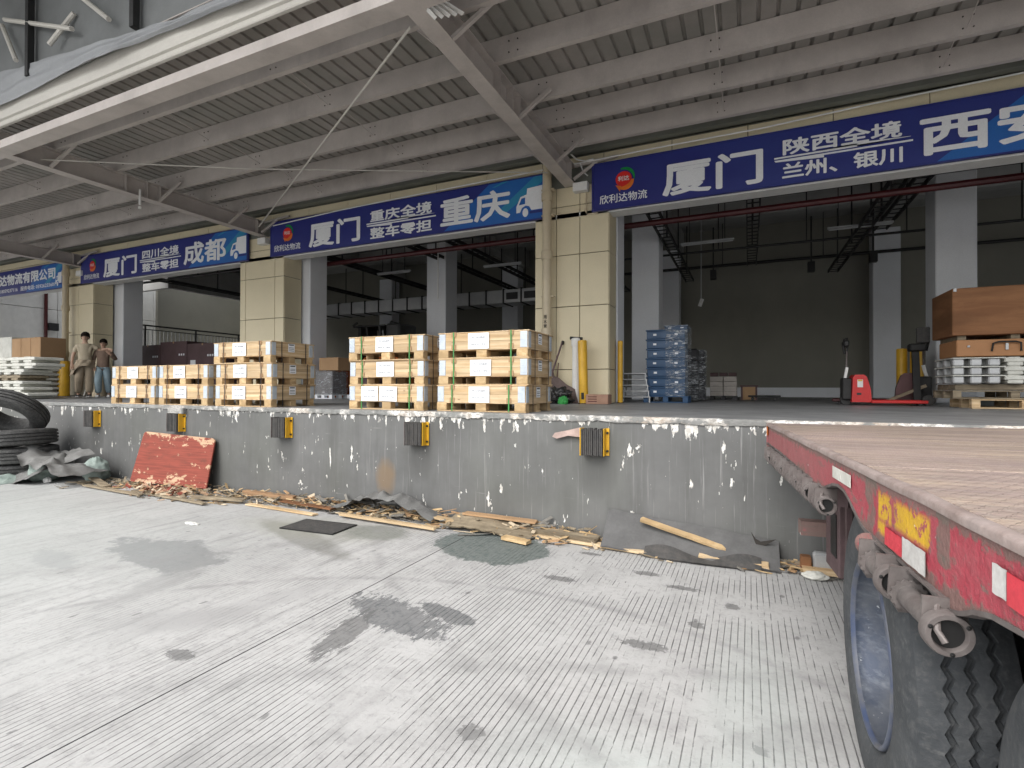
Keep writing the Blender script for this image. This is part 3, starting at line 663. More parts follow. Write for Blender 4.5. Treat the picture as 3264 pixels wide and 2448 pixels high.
def logo(t, cx, cz, r, y=9.2, small='欣利达物流', sx=None, sw=None, sz=None, shh=None, tw='利达'):
    n = 28
    MB().prism([(cx+r*.80*math.cos(a)*1.05, cz+r*.80*math.sin(a)) for a in [2*math.pi*i/n for i in range(n)]], y-.008, y-.0035).build('logo_disc', m_logored, t, world=True)
    def arc(a0, a1, r0, r1, m, head):
        o = []; i_ = []
        for i in range(15):
            k = i/14; a = R(a0+(a1-a0)*k); wd = math.sin(math.pi*min(1, .15+k*.8))
            mid = (r0+r1)/2; hw = (r1-r0)/2*wd
            o.append((cx+(mid+hw)*math.cos(a), cz+(mid+hw)*math.sin(a))); i_.append((cx+(mid-hw)*math.cos(a), cz+(mid-hw)*math.sin(a)))
        MB().prism(o+i_[::-1], y-.010, y-.0085).build('logo_swoosh', m, t, world=True)
    arc(105, -10, r*.95, r*1.25, m_logogreen, 1); arc(-8, -125, r*.72, r*1.22, m_logoor, 1)
    MB().prism([(cx-r*.85, cz-r*.55), (cx-r*.25, cz-r*.72), (cx-r*.38, cz-r*1.28)], y-.0102, y-.0086).build('logo_swoosh', m_logoor, t, world=True)
    letters(tw, cx, cz+.01, r*1.15, r*.5, y-.0085, m_white, t, .02, .002)
    letters(small, sx, sz, sw, shh, y-.004, m_letter, t, .012)
def arrows(t, x0, x1, cz, y=9.2):
    w = x1-x0
    MB().prism([(x0, cz+.010), (x1*.0+x0+w*.62, cz+.010), (x0+w*.62, cz+.072), (x1-.02, cz+.040), (x1-.05, cz+.036), (x0+w*.0, cz+.036)], y-.008, y-.004).build('arrow', m_letter, t, world=True)
    MB().prism([(x1, cz-.010), (x1, cz-.036), (x0+w*.38, cz-.036), (x0+w*.38, cz-.072), (x0+.02, cz-.036), (x0, cz-.010)], y-.008, y-.004).build('arrow', m_letter, t, world=True)
def truckicon(t, x0, x1, z0, z1, y=9.2):
    w = x1-x0; h = z1-z0; X = lambda u: x0+u*w; Z = lambda v: z0+v*h
    MB().prism([(X(0), Z(.16)), (X(0), Z(.38)), (X(.16), Z(.70)), (X(.40), Z(.76)), (X(.42), Z(.96)), (X(1), Z(1)), (X(1), Z(.2)), (X(.58), Z(.2)), (X(.50), Z(.34)), (X(.36), Z(.38)), (X(.22), Z(.32)), (X(.14), Z(.16))], y-.010, y-.0065).build('truck_picture', m_letter, t, world=True)
    MB().prism([(X(.10), Z(.42)), (X(.20), Z(.64)), (X(.34), Z(.66)), (X(.34), Z(.44))], y-.0115, y-.0105).build('truck_picture_window', m_blue, t, world=True)
    MB().prism([(X(.35+.11*math.cos(a)), Z(.14+.15*math.sin(a))) for a in [i*math.pi/8 for i in range(16)]], y-.0115, y-.0065).build('truck_picture_wheel', m_letter, t, world=True)
    MB().box(X(.52), X(1), y-.0115, y-.0105, Z(.08), Z(.17)).build('truck_picture_sill', m_navy, t, world=True)
yl = 9.196
s = sign(-10.72, -3.54, 4.74, 5.55, 'blue sign with large letters 重庆 over the middle bay')
logo(s, -10.17, 5.24, .165, sx=-10.17, sw=.86, sz=4.90, shh=.155)
letters('厦门', -8.70, 5.09, 1.5, .54, yl, m_letter, s, .026); arrows(s, -7.75, -5.93, 5.12)
letters('重庆全境', -6.84, 5.30, 1.60, .24, yl, m_letter, s, .028); letters('整车零担', -6.84, 4.92, 1.60, .24, yl, m_letter, s, .028)
letters('重庆', -5.02, 5.12, 1.56, .56, yl-.003, m_letter, s, .026); truckicon(s, -4.09, -3.55, 4.80, 5.36)
s = sign(-18.97, -11.58, 4.74, 5.55, 'blue sign with large letters 成都 over the left bay')
logo(s, -18.36, 5.24, .165, sx=-18.40, sw=.80, sz=4.90, shh=.155)
letters('厦门', -16.95, 5.09, 1.62, .54, yl, m_letter, s, .026); arrows(s, -15.98, -14.15, 5.12)
letters('四川全境', -15.06, 5.30, 1.60, .24, yl, m_letter, s, .028); letters('整车零担', -15.06, 4.92, 1.60, .24, yl, m_letter, s, .028)
letters('成都', -13.18, 5.12, 1.66, .56, yl-.003, m_letter, s, .026); truckicon(s, -12.17, -11.59, 4.80, 5.36)
s = sign(-2.565, 4.65, 4.735, 5.56, 'blue sign with large letters 西安 at the right')
logo(s, -2.01, 5.22, .17, sx=-2.02, sw=.84, sz=4.90, shh=.155)
letters('厦门', -.56, 5.08, 1.52, .54, yl, m_letter, s, .026); arrows(s, .38, 2.17, 5.12)
letters('陕西全境', 1.27, 5.30, 1.52, .24, yl, m_letter, s, .028); letters('兰州、银川', 1.27, 4.92, 1.54, .23, yl, m_letter, s, .028)
letters('西安', 3.07, 5.12, 1.6, .54, yl-.003, m_letter, s, .026); truckicon(s, 4.05, 4.62, 4.80, 5.36)
s = sign(-27.3, -20.05, 4.70, 5.50, 'blue company name sign cut by the left picture edge')
letters('欣利达物流有限公司', -22.75, 5.20, 4.6, .36, yl, m_letter, s, .035)
letters('13774374036   18059237116   服务电话: 05926255601', -22.9, 4.84, 4.9, .15, yl, m_letter, s, .02); truckicon(s, -20.42, -20.07, 4.76, 5.2)

# downpipes
def downpipe(x, y, label, txt=False, top=5.75):
    t = thing('downpipe', label, 'downpipe', (x, y, ZD), group='beige rainwater downpipes')
    MB().tube([(x, y, ZD), (x, y, top)], .085, 16).build('pipe', m_creampipe, t, smooth=40, world=True)
    for z in (5.0, 3.9, 2.45): MB().tube([(x, y, z), (x, y, z+.14), (x, y, z+.17)], [.105, .108, .092], 16).build('coupling', m_creampipe, t, smooth=40, world=True)
    for z in (5.2, 4.72, 3.2): MB().box(x-.11, x+.13, y-.02, y+.1, z, z+.025).build('clamp', m_creampipe, t, world=True)
    if txt:
        for i, c in enumerate('雨水管'): letters(c, x, 2.82-.085*i, .06, .07, y-.087, m_joint, t, .02, .002)
        MB().prism([(x-.008, 2.60), (x+.008, 2.60), (x+.008, 2.54), (x+.022, 2.54), (x, 2.50), (x-.022, 2.54), (x-.008, 2.54)], y-.09, y-.086).build('printed_arrow', m_joint, t, world=True)
    return t
downpipe(-3.42, 9.1, 'beige downpipe left of the main pillar with black characters and an arrow', True)
downpipe(-19.62, 9.1, 'thick beige downpipe behind the leftmost yellow bollard')
for x, z, l in ((-2.78, 5.20, 'small white box on the pillar beside the right-hand sign'), (-10.98, 5.14, 'small white box on the middle pillar under the canopy beam'), (-19.0, 5.05, 'small white box on the pillar above the two people')):
    o = MB().cbox(x-.16, x+.12, 9.14, 9.29, z-.08, z+.08, .01).build('white_box', m_white); tag(o, l, 'junction box', 'white boxes high on the pillars')
o = MB().tube([(-2.86, 9.14, ZD), (-2.86, 9.14, 2.27)], .075, 14).tube([(-2.86, 9.14, 2.27), (-2.86, 9.14, 2.40), (-2.86, 9.14, 2.42)], [.09, .095, .07], 14).build('white_vent_pipe', m_white, smooth=40); tag(o, 'short white pipe standing behind the near yellow bollard', 'pipe')
o = MB().tube([(-2.97, 9.12, 2.42), (-2.74, 9.12, 2.40)], .03, 8).build('black_cap', m_black); tag(o, 'black strap on top of the short white pipe', 'cap')
# ================================================================ DOCK BUMPERS
def bumper(x, label, w=.25, h=.26, wide=False, z=.84):
    t = thing('dock_bumper', label, 'dock bumper', (x, 5.085, z), group='rubber bumpers bolted along the dock wall')
    n = 11; a = -w/2; bw_ = (w-.035)/n
    for i in range(n):
        j = random.uniform(-.006, .006)
        MB().cbox(a+i*bw_, a+(i+1)*bw_-.003, -.115+j, -.005, -.002+j*.5, h+j, .005).build('rubber_slab', m_rubber, t)
    y = MB().cbox(a+n*bw_, a+n*bw_+.010, -.09, 0, -.005, h+.005, .002).cbox(a+n*bw_, a+n*bw_+.042, -.012, -.002, -.005, h+.005, .002).build('yellow_plate', m_yellow, t)
    for zz in (.04, h-.04): MB().lathe([(-.03, 0), (-.03, .012), (-.012, .012)], 8, 'y', (a+n*bw_+.026, 0, zz)).build('bolt', m_black, y)
    MB().cbox(a-.012, a-.002, -.125, 0, -.005, h+.005, .002).build('end_plate', m_chrome if x < -3 else m_yellow, t)
for x, l in ((-9.99, 'black rubber bumper with yellow plate, leftmost near the tyres'), (-7.81, 'black rubber bumper with yellow plate above the red board'), (-5.63, 'black rubber bumper with yellow plate under the three-high left stack'), (-3.49, 'black rubber bumper with yellow plate below the gap between the tall stacks'), (-1.38, 'largest-looking black rubber bumper nearest the trailer')): bumper(x, l)
o = MB().prism([(-1.83, 1.005), (-1.80, 1.045), (-1.66, 1.075), (-1.53, 1.11), (-1.52, 1.01), (-1.66, 1.02), (-1.78, .985)], 5.03, 5.055).build('pink_rag', mat('dusty_pink_cloth', (.50, .38, .34), rough=.9, sc=8)); tag(o, 'dusty pink scrap sticking out beside the nearest bumper', 'rag')
o = MB().cbox(-8.02, -7.66, 5.02, 5.085, 1.10, 1.19, .01).build('mortar_patch', m_lip); tag(o, 'broken pinkish mortar lump above the second bumper', 'mortar')

# ================================================================ CRATES
CW, CD = 1.16, .80
def crate_protos():
    P = {}
    P['board_x'] = MB().cbox(-CW/2, CW/2, 0, .10, 0, .014, .003).mesh('pallet_board', m_pine)
    P['block'] = MB().cbox(0, .135, 0, .10, 0, .083, .004).mesh('block', m_pine2)
    P['deck'] = MB().cbox(-CW/2, CW/2, 0, CD, 0, .011, .003).mesh('deck_board', m_pine)
    P['front'] = MB().cbox(-CW/2+.01, CW/2-.01, 0, .02, 0, .0925, .003).mesh('side_board', m_pine)
    P['end'] = MB().cbox(0, .02, .02, CD-.02, 0, .0925, .003).mesh('end_board', m_pine)
    P['lid'] = MB().cbox(-CW/2-.008, CW/2+.008, 0, CD/4-.003, 0, .014, .003).mesh('lid_board', m_pine)
    b = MB()     # pressed corner hinge: corrugated plate
    for i in range(9): b.cbox(0, .085, -.006, .001, .012+i*.0193, .012+i*.0193+.012, .003)
    b.box(0, .085, -.003, .001, .006, .185)
    P['plate'] = b.mesh('corner_plate', m_corner)
    b = MB()
    for i in range(9): b.cbox(-.001, .006, 0, .07, .012+i*.0193, .012+i*.0193+.012, .003)
    b.box(-.001, .003, 0, .07, .006, .185)
    P['plate_end'] = b.mesh('corner_plate', m_corner)
    P['strap'] = MB().box(-.008, .008, -.009, -.006, -.10, .204).mesh('strap', m_strap)
    P['strap_dark'] = MB().box(-.006, .006, -.009, -.006, -.10, .204).mesh('strap', m_dark)
    P['prot'] = MB().box(-.03, .03, -.006, -.002, .150, .202).box(-.03, .03, -.006, .05, .202, .205).mesh('edge_protector', m_card)
    P['prot2'] = MB().box(-.03, .03, -.006, -.002, 0, .055).mesh('edge_protector', m_card)
    return P
CP = crate_protos()
m_lab = m_paper
def crate(x, y, z, label, group, rz=0, dark=False, labx=-.02, labs=1, tilt=0):
    t = thing('wooden_crate', label, 'crate', (x, y, z), rz, group)
    for yy in (0, CD/2-.05, CD-.10): put(CP['board_x'], 'pallet_board', t, (0, yy, 0))
    for yy in (.0, CD/2-.06, CD-.12):
        for xx in (-CW/2, -.07+random.uniform(-.02, .02), CW/2-.145): put(CP['block'], 'block', t, (xx+random.uniform(-.003, .003), yy-.002, .014), )
    put(CP['deck'], 'deck_board', t, (0, 0, .097))
    z0 = .108
    for k in range(2):
        put(CP['front'], 'side_board', t, (0, .004, z0+k*.0935)); put(CP['front'], 'side_board', t, (0, CD-.024, z0+k*.0935))
        put(CP['end'], 'end_board', t, (-CW/2+.01, 0, z0+k*.0935)); put(CP['end'], 'end_board', t, (CW/2-.03, 0, z0+k*.0935))
    for k in range(4): put(CP['lid'], 'lid_board', t, (0, k*CD/4, z0+.187))
    for xx in (-CW/2+.01, CW/2-.10): put(CP['plate'], 'corner_plate', t, (xx, .003, z0)); 
    for yy in (.02, CD-.10): put(CP['plate_end'], 'corner_plate', t, (CW/2-.009, yy, z0)); put(CP['plate_end'], 'corner_plate', t, (-CW/2+.004, yy, z0))
    for xx in (-.37, .37):
        put(CP['strap_dark' if dark else 'strap'], 'strap', t, (xx, 0, z0)); put(CP['prot'], 'edge_protector', t, (xx, 0, z0)); put(CP['prot2'], 'edge_protector', t, (xx, 0, z0))
    for yy in (.18, .62): put(CP['strap_dark'], 'strap', t, (CW/2-.0, yy, z0), (0, 0, R(90)))
    # shipping sheet with print
    for q in range(labs):
        lx = labx+q*.285
        s = MB().box(-.135, .135, -.0095, -.0085, .0, .185).mesh('shipping_label', m_lab); so_ = put(s, 'shipping_label', t, (lx, 0, z0), (0, R(tilt+q*2), 0))
        letters('PO.2432840', 0, .135, .17, .022, -.0105, m_ink, so_, .0, .001, world=False); letters('MADE IN CHINA', 0, .055, .19, .018, -.0105, m_ink, so_, .0, .001, world=False)
    s = MB().box(-.001, .001, .0, .115, .06, .18).mesh('side_label', m_lab); so_ = put(s, 'side_label', t, (CW/2+.0005, .30, z0))
    for k, (a, b) in enumerate(((.155, .172), (.12, .128), (.10, .108), (.075, .083))): put(MB().box(.0012, .002, .012, .10, a, b).mesh('print', m_ink), 'print', so_)
    return t
PH = .3265-.0025
H = .326
def stack(x, y, n, names, grp, dark=False, **k):
    h = .108+.187+.014
    for i in range(n):
        crate(x+random.uniform(-.014, .014), y+random.uniform(-.01, .012), ZD+i*h, names[i], grp, R(random.uniform(-.6, .6)), dark, labx=-.05+random.uniform(-.03, .05), **k if i else dict(k))
stack(-9.12, 5.16, 2, ['wooden crate at the bottom of the leftmost two-high stack, sheet corner lifting', 'wooden crate on top of the leftmost two-high stack'], 'wooden export crates on the dock', dark=True)
stack(-7.89, 5.17, 2, ['wooden crate at the bottom of the second two-high stack', 'wooden crate on top of the second two-high stack'], 'wooden export crates on the dock', dark=True)
stack(-6.59, 5.18, 3, ['wooden crate at the bottom of the left three-high stack', 'wooden crate in the middle of the left three-high stack', 'wooden crate on top of the left three-high stack'], 'wooden export crates on the dock', dark=True)
stack(-4.15, 5.28, 3, ['wooden crate with two white sheets, bottom of the middle tall stack', 'wooden crate in the middle of the middle tall stack', 'wooden crate on top of the middle tall stack, below the forklift roof'], 'wooden export crates on the dock')
for o in [o for o in C.objects if o.get('label', '').startswith('wooden crate with two white sheets')]:
    src = [c for c in o.children if c.name.startswith('shipping_label')][0]; src.location.x = -.24
    c = copy_tree(src, o); c.location.x = .05; c.rotation_euler = (0, R(1.5), 0)
stack(-2.80, 5.30, 3, ['wooden crate at the bottom of the rightmost tall stack', 'wooden crate in the middle of the rightmost tall stack', 'wooden crate on top of the rightmost tall stack beside the pillar'], 'wooden export crates on the dock')

# ================================================================ BOLLARDS
def bollard(x, y, r, h, label, m=None, lean=0):
    t = thing('bollard', label, 'bollard', (x, y, ZD), group='yellow steel bollards'); t.rotation_euler = (0, R(lean), 0)
    MB().lathe([(0, r), (h-.02, r), (h-.004, r*.93), (h, r*.8), (h, 0.001)], 20, 'z').build('post', m or m_yellow, t, smooth=35)
    MB().lathe([(0, r*1.25), (.012, r*1.25), (.014, r)], 20, 'z').build('base_ring', m_black, t, smooth=35)
    if r > .07: MB().box(-.02, .03, -r-.003, -r+.01, .08, .2).build('paint_scar', m_black, t)
bollard(-2.66, 8.95, .08, 1.13, 'thick yellow bollard nearest the main pillar, leaning slightly', lean=-1.5)
bollard(-2.19, 9.75, .048, 1.17, 'thinner yellow bollard at the right corner of the main pillar')
bollard(-17.95, 8.3, .14, 1.02, 'yellow bollard under the leftmost downpipe')
bollard(2.78, 12.6, .09, 1.08, 'left yellow post in the dark behind the pallet truck')
bollard(3.0, 12.5, .11, 1.14, 'right yellow post in the dark behind the pallet truck')

# ================================================================ SMALL THINGS BY THE MAIN PILLAR
def lump(name, label, cat, c, s, m, amp=.25, f=3, seed=0, n=28, flat=True, group=None):
    V = []; F = []
    for j in range(n+1):
        ph = math.pi*j/n
        for i in range(2*n):
            th = math.pi*i/n; d = Vector((math.sin(ph)*math.cos(th), math.sin(ph)*math.sin(th), math.cos(ph)))
            k = 1+amp*mn.noise(d*f+Vector((seed, 0, 0)))+amp*.35*mn.noise(d*f*2.2+Vector((0, seed, 0)))+amp*.12*math.sin(9*math.atan2(d.y, d.x)+3*d.z+seed)
            V.append((c[0]+d.x*s[0]*k, c[1]+d.y*s[1]*k, c[2]+max(d.z, -.75 if flat else -1)*s[2]*k))
    for j in range(n):
        for i in range(2*n): a = j*2*n+i; b = j*2*n+(i+1) % (2*n); F.append((a, a+2*n, b+2*n, b))
    o = MB().add(V, F).build(name, m, smooth=70); return tag(o, label, cat, group)
lump('bag_pile', 'dark crumpled plastic bags piled against the main pillar', 'bags', (-3.12, 8.8, ZD+.10), (.26, .22, .17), m_bag, .5, 3, 4)
o = MB().prism([(-3.32, ZD), (-2.80, ZD), (-2.86, ZD+.26), (-3.02, ZD+.34), (-3.18, ZD+.47), (-3.26, ZD+.50), (-3.30, ZD+.62), (-3.32, ZD+.6)], 9.06, 9.09).build('torn_sheet', mat('brown_torn_board', (.16, .12, .11), rough=.9, sc=9)); tag(o, 'torn dark board leaning on the pillar behind the bags', 'board')
lump('green_rag', 'bright green rag beside the black bags', 'rag', (-2.93, 8.6, ZD+.05), (.08, .06, .08), mat('green_rag_cloth', (.05, .35, .08), rough=.7), .4, 4, 9)
t = thing('pallet_hook_pole', 'dark pole leaning against the pillar beside the tall crates', 'pole', (-3.34, 8.9, ZD)); MB().tube([(-3.38, 8.75, ZD), (-3.17, 9.25, ZD+1.13)], .017, 8).build('shaft', m_chass, t, world=True); MB().tube([(-3.17, 9.25, ZD+1.1), (-3.16, 9.27, ZD+1.16)], .026, 8).build('knob', m_black, t, world=True)
o = MB().tube([(-3.22, 9.0, ZD), (-3.24, 9.24, ZD+.75)], .011, 6).build('thin_rod', m_redpipe); tag(o, 'thin reddish rod leaning beside the dark pole', 'rod')
t = thing('small_carton', 'low reddish brown carton lying right of the near bollard', 'carton', (-2.40, 8.98, ZD)); MB().cbox(-.20, .20, -.12, .14, 0, .17, .008).build('box_body', mat('reddish_card', (.40, .24, .17), rough=.8), t); 
for k in range(3): MB().box(-.16, .0, -.1215, -.1205, .04+k*.04, .055+k*.04).build('printed_line', m_redpipe, t)
# orange fan-like trolleys left: orange tarp beside bollard
t = thing('orange_trolley', 'orange folded trolley beside the leftmost bollard', 'trolley', (-18.5, 8.4, ZD)); MB().cbox(-.12, .12, -.1, .1, .02, .75, .02).cbox(-.32, -.12, -.08, .08, .02, .38, .02).build('panel', m_orange, t); MB().tube([(-.1, -.12, .05), (.1, -.12, .05)], .05, 10).build('wheel', m_black, t)

# stacked metal racks right of thin bollard
for i in range(5):
    t = thing('steel_rack', ('lowest', 'second', 'third', 'fourth', 'topmost')[i]+' grey steel rack in the low pile right of the pillar', 'rack', (-2.05, 10.6, ZD+.02+i*.115), group='steel racks piled by the opening')
    w = .3-.02*i
    f = MB()
    for yy in (-.25, .25): f.bar((-w, yy, .09), (w, yy, .09), .02, .02)
    for xx in (-w, w): f.bar((xx, -.25, .09), (xx, .25, .09), .02, .02)
    f.build('frame', m_galv, t); MB().box(-w+.02, w-.02, -.24, .24, .085, .09).build('shelf', m_black, t)
    for xx in (-w, w):
        for yy in (-.25, .25): MB().box(xx-.012, xx+.012, yy-.012, yy+.012, -.02, .09).build('leg', m_galv, t)

# ================================================================ BLUE CONTAINERS under film
def filmmat():
    n = N('stretch_film'); P = n.pos(); a = n.noise(n.mp(P, (3, 3, 16)), 1.6, 6, .75, 1.5); b = n.noise(P, 26, 3)
    m = n.st(a, .50, .62); col = n.mix(m, (.35, .40, .45), (.85, .88, .9))
    n.out(col, .18, 0, .7); n.link(n.ma('ADD', n.ma('MULTIPLY', m, .62), .06), n.b.inputs['Alpha']); n.bump(n.ma('ADD', a, n.ma('MULTIPLY', b, .2)), .03); return n.m
m_film = filmmat()
m_bplastic = mat('blue_plastic', (.02, .075, .17), (.016, .06, .14), rough=.35, sc=3, dirt=.2)
def plast(x, y, z, w, d, h, label, mm=m_bplastic, mw=m_paper):
    t = thing('plastic_container', label, 'container', (x, y, z), group='blue plastic containers stacked under film')
    MB().cbox(-w/2, w/2, -d/2, d/2, 0, h-.03, .01).build('tub', mm, t)
    MB().cbox(-w/2-.018, w/2+.018, -d/2-.018, d/2+.018, h-.032, h-.004, .008).build('rim', mm, t)
    MB().cbox(-w/2+.05, w/2-.05, -d/2-.008, -d/2+.002, .03, h-.06, .005).build('end_panel', mm, t)
    for s in (-1, 1): MB().box(s*w*.28-.03, s*w*.28+.03, -d/2-.011, -d/2-.007, h*.35, h*.55).build('label_tab', mw, t)
for i in range(7):
    nm = ('bottom', 'second', 'third', 'fourth', 'fifth', 'sixth', 'top')[i]
    plast(-1.46+random.uniform(-.01, .01), 10.7, ZD+.13+i*.186, .72, .5, .186, nm+' blue container of the tall stack on the blue pallet')
plast(-1.30, 10.95, ZD+.13+7*.186, .42, .5, .10, 'flat blue lid tray crowning the wrapped container stack')
def pallet(x, y, z, w, d, m, label, grp=None, h=.12, rz=0, nb=3, boards=5):
    t = thing('pallet', label, 'pallet', (x, y, z), rz, grp)
    for k in range(3): MB().cbox(-w/2, w/2, -d/2+k*(d-.1)/2, -d/2+k*(d-.1)/2+.1, 0, .018, .003).build('bottom_board', m, t)
    for k in range(3):
        for j in range(nb): MB().cbox(-w/2+j*(w-.1)/(nb-1), -w/2+j*(w-.1)/(nb-1)+.1, -d/2+k*(d-.1)/2-.002, -d/2+k*(d-.1)/2+.1, .018, h-.018, .004).build('block', m, t)
    g = d/boards
    for k in range(boards): MB().cbox(-w/2, w/2, -d/2+k*g, -d/2+(k+1)*g-.02, h-.018, h, .003).build('top_board', m, t)
    return t
pallet(-1.46, 10.7, ZD, .84, .58, m_bplastic, 'blue plastic pallet under the wrapped containers', h=.13)
V = []; F = []; prs = [(-1.86, 10.42), (-1.48, 10.41), (-1.06, 10.42), (-1.05, 10.7), (-1.06, 11.0), (-1.86, 11.0)]
def filmsleeve(poly, z0, z1, name, label, nzv=30, amp=.012):
    pts = []
    for (a, b) in zip(poly, poly[1:]+poly[:1]):
        k = max(2, int(math.dist(a, b)/.04))
        pts += [(a[0]+(b[0]-a[0])*i/k, a[1]+(b[1]-a[1])*i/k) for i in range(k)]
    V = []; F = []; n = len(pts); cx = sum(p[0] for p in pts)/n; cy = sum(p[1] for p in pts)/n
    for j in range(nzv+1):
        z = z0+(z1-z0)*j/nzv
        for x, y in pts:
            k = 1+amp*2*nz(x*6, z*14, y*5)+.004; V.append((cx+(x-cx)*k, cy+(y-cy)*k, z+.01*nz(x*9, y*9, z)))
    for j in range(nzv):
        for i in range(n): F.append((j*n+i, j*n+(i+1) % n, (j+1)*n+(i+1) % n, (j+1)*n+i))
    o = MB().add(V, F).build(name, m_film, smooth=60); return tag(o, label, 'film')
filmsleeve([(-1.46, 10.425), (-1.05, 10.43), (-1.04, 11.0), (-1.46, 11.0)], ZD+.12, ZD+1.50, 'stretch_film', 'crinkled clear stretch film round the blue container stack', 50)
# dark wrapped stack behind the blue one
for j in range(2):
    for i in range(4+2*j*0):
        t = thing('wrapped_carton', ('dark wrapped bale right behind the blue containers, level ', 'dark wrapped bale farther behind the blue containers, level ')[j]+('one', 'two', 'three', 'four')[i], 'bale', (-1.12+.10*j, 11.7+.5*j, ZD+.05+i*.27), group='film wrapped bales behind the containers')
        MB().cbox(-.16, .16, -.22, .22, 0, .255, .03).build('bale_body', m_dark, t); 
    filmsleeve([(-1.30+.10*j, 11.46+.5*j), (-.94+.10*j, 11.46+.5*j), (-.94+.10*j, 11.94+.5*j), (-1.30+.10*j, 11.94+.5*j)], ZD+.04, ZD+.95+.18*j, 'stretch_film', ('crinkled film round the near dark bales', 'crinkled film round the farther dark bales')[j], 30, .03)
# small wrapped pallet and little box near the rear wall
pallet(-.55, 14.0, ZD, .62, .5, m_dark, 'low dark pallet under the small pale cartons', h=.10)
for i in range(4):
    for j in range(2):
        o = MB().cbox(-.86+j*.31, -.56+j*.31, 13.76, 14.2, ZD+.10+i*.12, ZD+.215+i*.12, .008).build('small_pale_carton', mat('pale_card', (.50, .46, .42), rough=.7) if not (i or j) else bpy.data.materials['pale_card']); tag(o, ('left', 'right')[j]+' pale carton in row '+('one', 'two', 'three', 'four')[i]+' of the low pallet by the rear wall', 'carton', 'pale cartons on the low pallet')
for j in range(3):
    o = MB().cbox(-.86+j*.21, -.68+j*.21, 13.8, 14.1, ZD+.585, ZD+.67, .008).build('small_brown_box', m_card2); tag(o, ('left', 'middle', 'right')[j]+' small brown box on top of the pale cartons', 'box', 'small brown boxes on the pale cartons')
t = thing('stool', 'small brown stool by the rear wall', 'stool', (.02, 13.9, ZD)); MB().cbox(-.2, .2, -.15, .15, .33, .36, .004).build('seat', m_card2, t)
for sx in (-1, 1):
    for sy in (-1, 1): MB().box(sx*.16-.02, sx*.16+.02, sy*.12-.02, sy*.12+.02, 0, .33).build('leg', m_card2, t)
MB().cbox(-.14, .14, -.11, .11, .01, .32, .005).build('cupboard', m_card, t)
t = thing('hand_dolly', 'flat black dolly standing on the floor by the stool', 'dolly', (.35, 13.9, ZD)); MB().cbox(-.35, .35, -.2, .2, .08, .12, .01).build('deck', m_black, t)
for s in (-1, 1): MB().tube([(s*.25, -.15, .04), (s*.25, -.11, .04)], .04, 10).build('wheel', m_black, t)

# ================================================================ PALLET TRUCK (red)
def jack(loc, rz, label, mm, handle=True):
    t = thing('pallet_truck', label, 'pallet truck', loc, rz)
    # local: forks along +x
    MB().prism([(0, .06), (.36, .06), (.34, .30), (.27, .52), (.22, .56), (.06, .56), (.02, .50)], -.20, .20).build('drive_cover', mm, t, smooth=20)
    MB().cbox(.10, .20, -.206, -.20, .33, .47).build('warning_sticker', m_white, t); MB().box(.11, .19, -.2075, -.2062, .44, .465).build('sticker_band', m_yellow, t)
    MB().box(.09, .17, -.2065, -.2005, .19, .23).build('dark_grille', m_dark, t)
    for s in (-1, 1):
        MB().cbox(.34, 1.30, s*.19-.08, s*.19+.08, .045, .10, .02).build('fork', mm, t)
        MB().tube([(1.18, s*.19-.05, .04), (1.18, s*.19+.05, .04)], .04, 10).build('roller', m_black, t, smooth=40)
    MB().cbox(-.16, .02, -.13, .13, .10, .50, .02).build('motor_housing', m_black, t)
    MB().tube([(-.07, -.05, .11), (-.07, .05, .11)], .11, 18).build('drive_wheel', m_black, t, smooth=40)
    if handle:
        h = MB().bar((-.10, 0, .45), (-.05, 0, .70), .06, .05).build('handle_base', m_white, t)
        MB().tube([(-.06, 0, .66), (-.05, 0, 1.05)], .018, 8).build('handle_tube', m_chrome, t, smooth=40)
        MB().tube([(-.09, 0, .95), (-.12, 0, 1.10), (-.10, 0, 1.22), (-.05, 0, 1.24), (-.03, 0, 1.14), (-.055, 0, 1.0)], .022, 8).cbox(-.13, -.02, -.11, .11, 1.08, 1.2, .03).build('handle_head', m_black, t, smooth=40)
    return t
jk = jack((1.60, 10.6, ZD), R(1), 'red electric pallet truck with upright black handle', m_red); jk.scale = (.80, .9, .93)
t = jack((2.75, 11.3, ZD), R(170), 'dark red pallet truck half hidden behind the loaded pallets', m_redpipe)

# ================================================================ RIGHT-HAND LOADED PALLETS
pallet(3.53, 10.0, ZD, 1.2, .9, m_pine, 'light pine pallet at the bottom of the right-hand load', h=.135)
pallet(3.43, 10.05, ZD+.14, 1.40, .9, m_oldwood, 'weathered brown pallet second from the floor in the right-hand load', h=.12)
o = MB().cbox(2.76, 4.2, 9.62, 10.4, ZD+.265, ZD+.35, .008).build('pallet_board_layer', m_oldwood); tag(o, 'thick brown board between weathered pallet and white foam pallets', 'board')
def foam(x0, x1, y0, y1, z, h, label, grp, m=m_foam, n=4):
    t = thing('foam_pallet', label, 'foam pallet', ((x0+x1)/2, (y0+y1)/2, z), group=grp)
    w = x1-x0; d = y1-y0
    V = []; F = []; k = 60; rows = [(0, .0), (.0, .35), (.004, .75), (.02, 1.0)]
    # wavy moulded slab: front edge scalloped
    MB().cbox(-w/2, w/2, -d/2, d/2, h*.40, h*.9, .012).build('slab', m, t)
    for i in range(n): 
        xx = -w/2+w*(i+.12)/n
        MB().cbox(xx, xx+w*.62/n, -d/2+.006, d/2-.006, 0, h*.40, .012).build('foot', m, t)
        MB().cbox(xx+.01, xx+w*.5/n, -d/2+.02, d/2-.02, h*.9, h*1.0-.001, .008).build('stud', m, t)
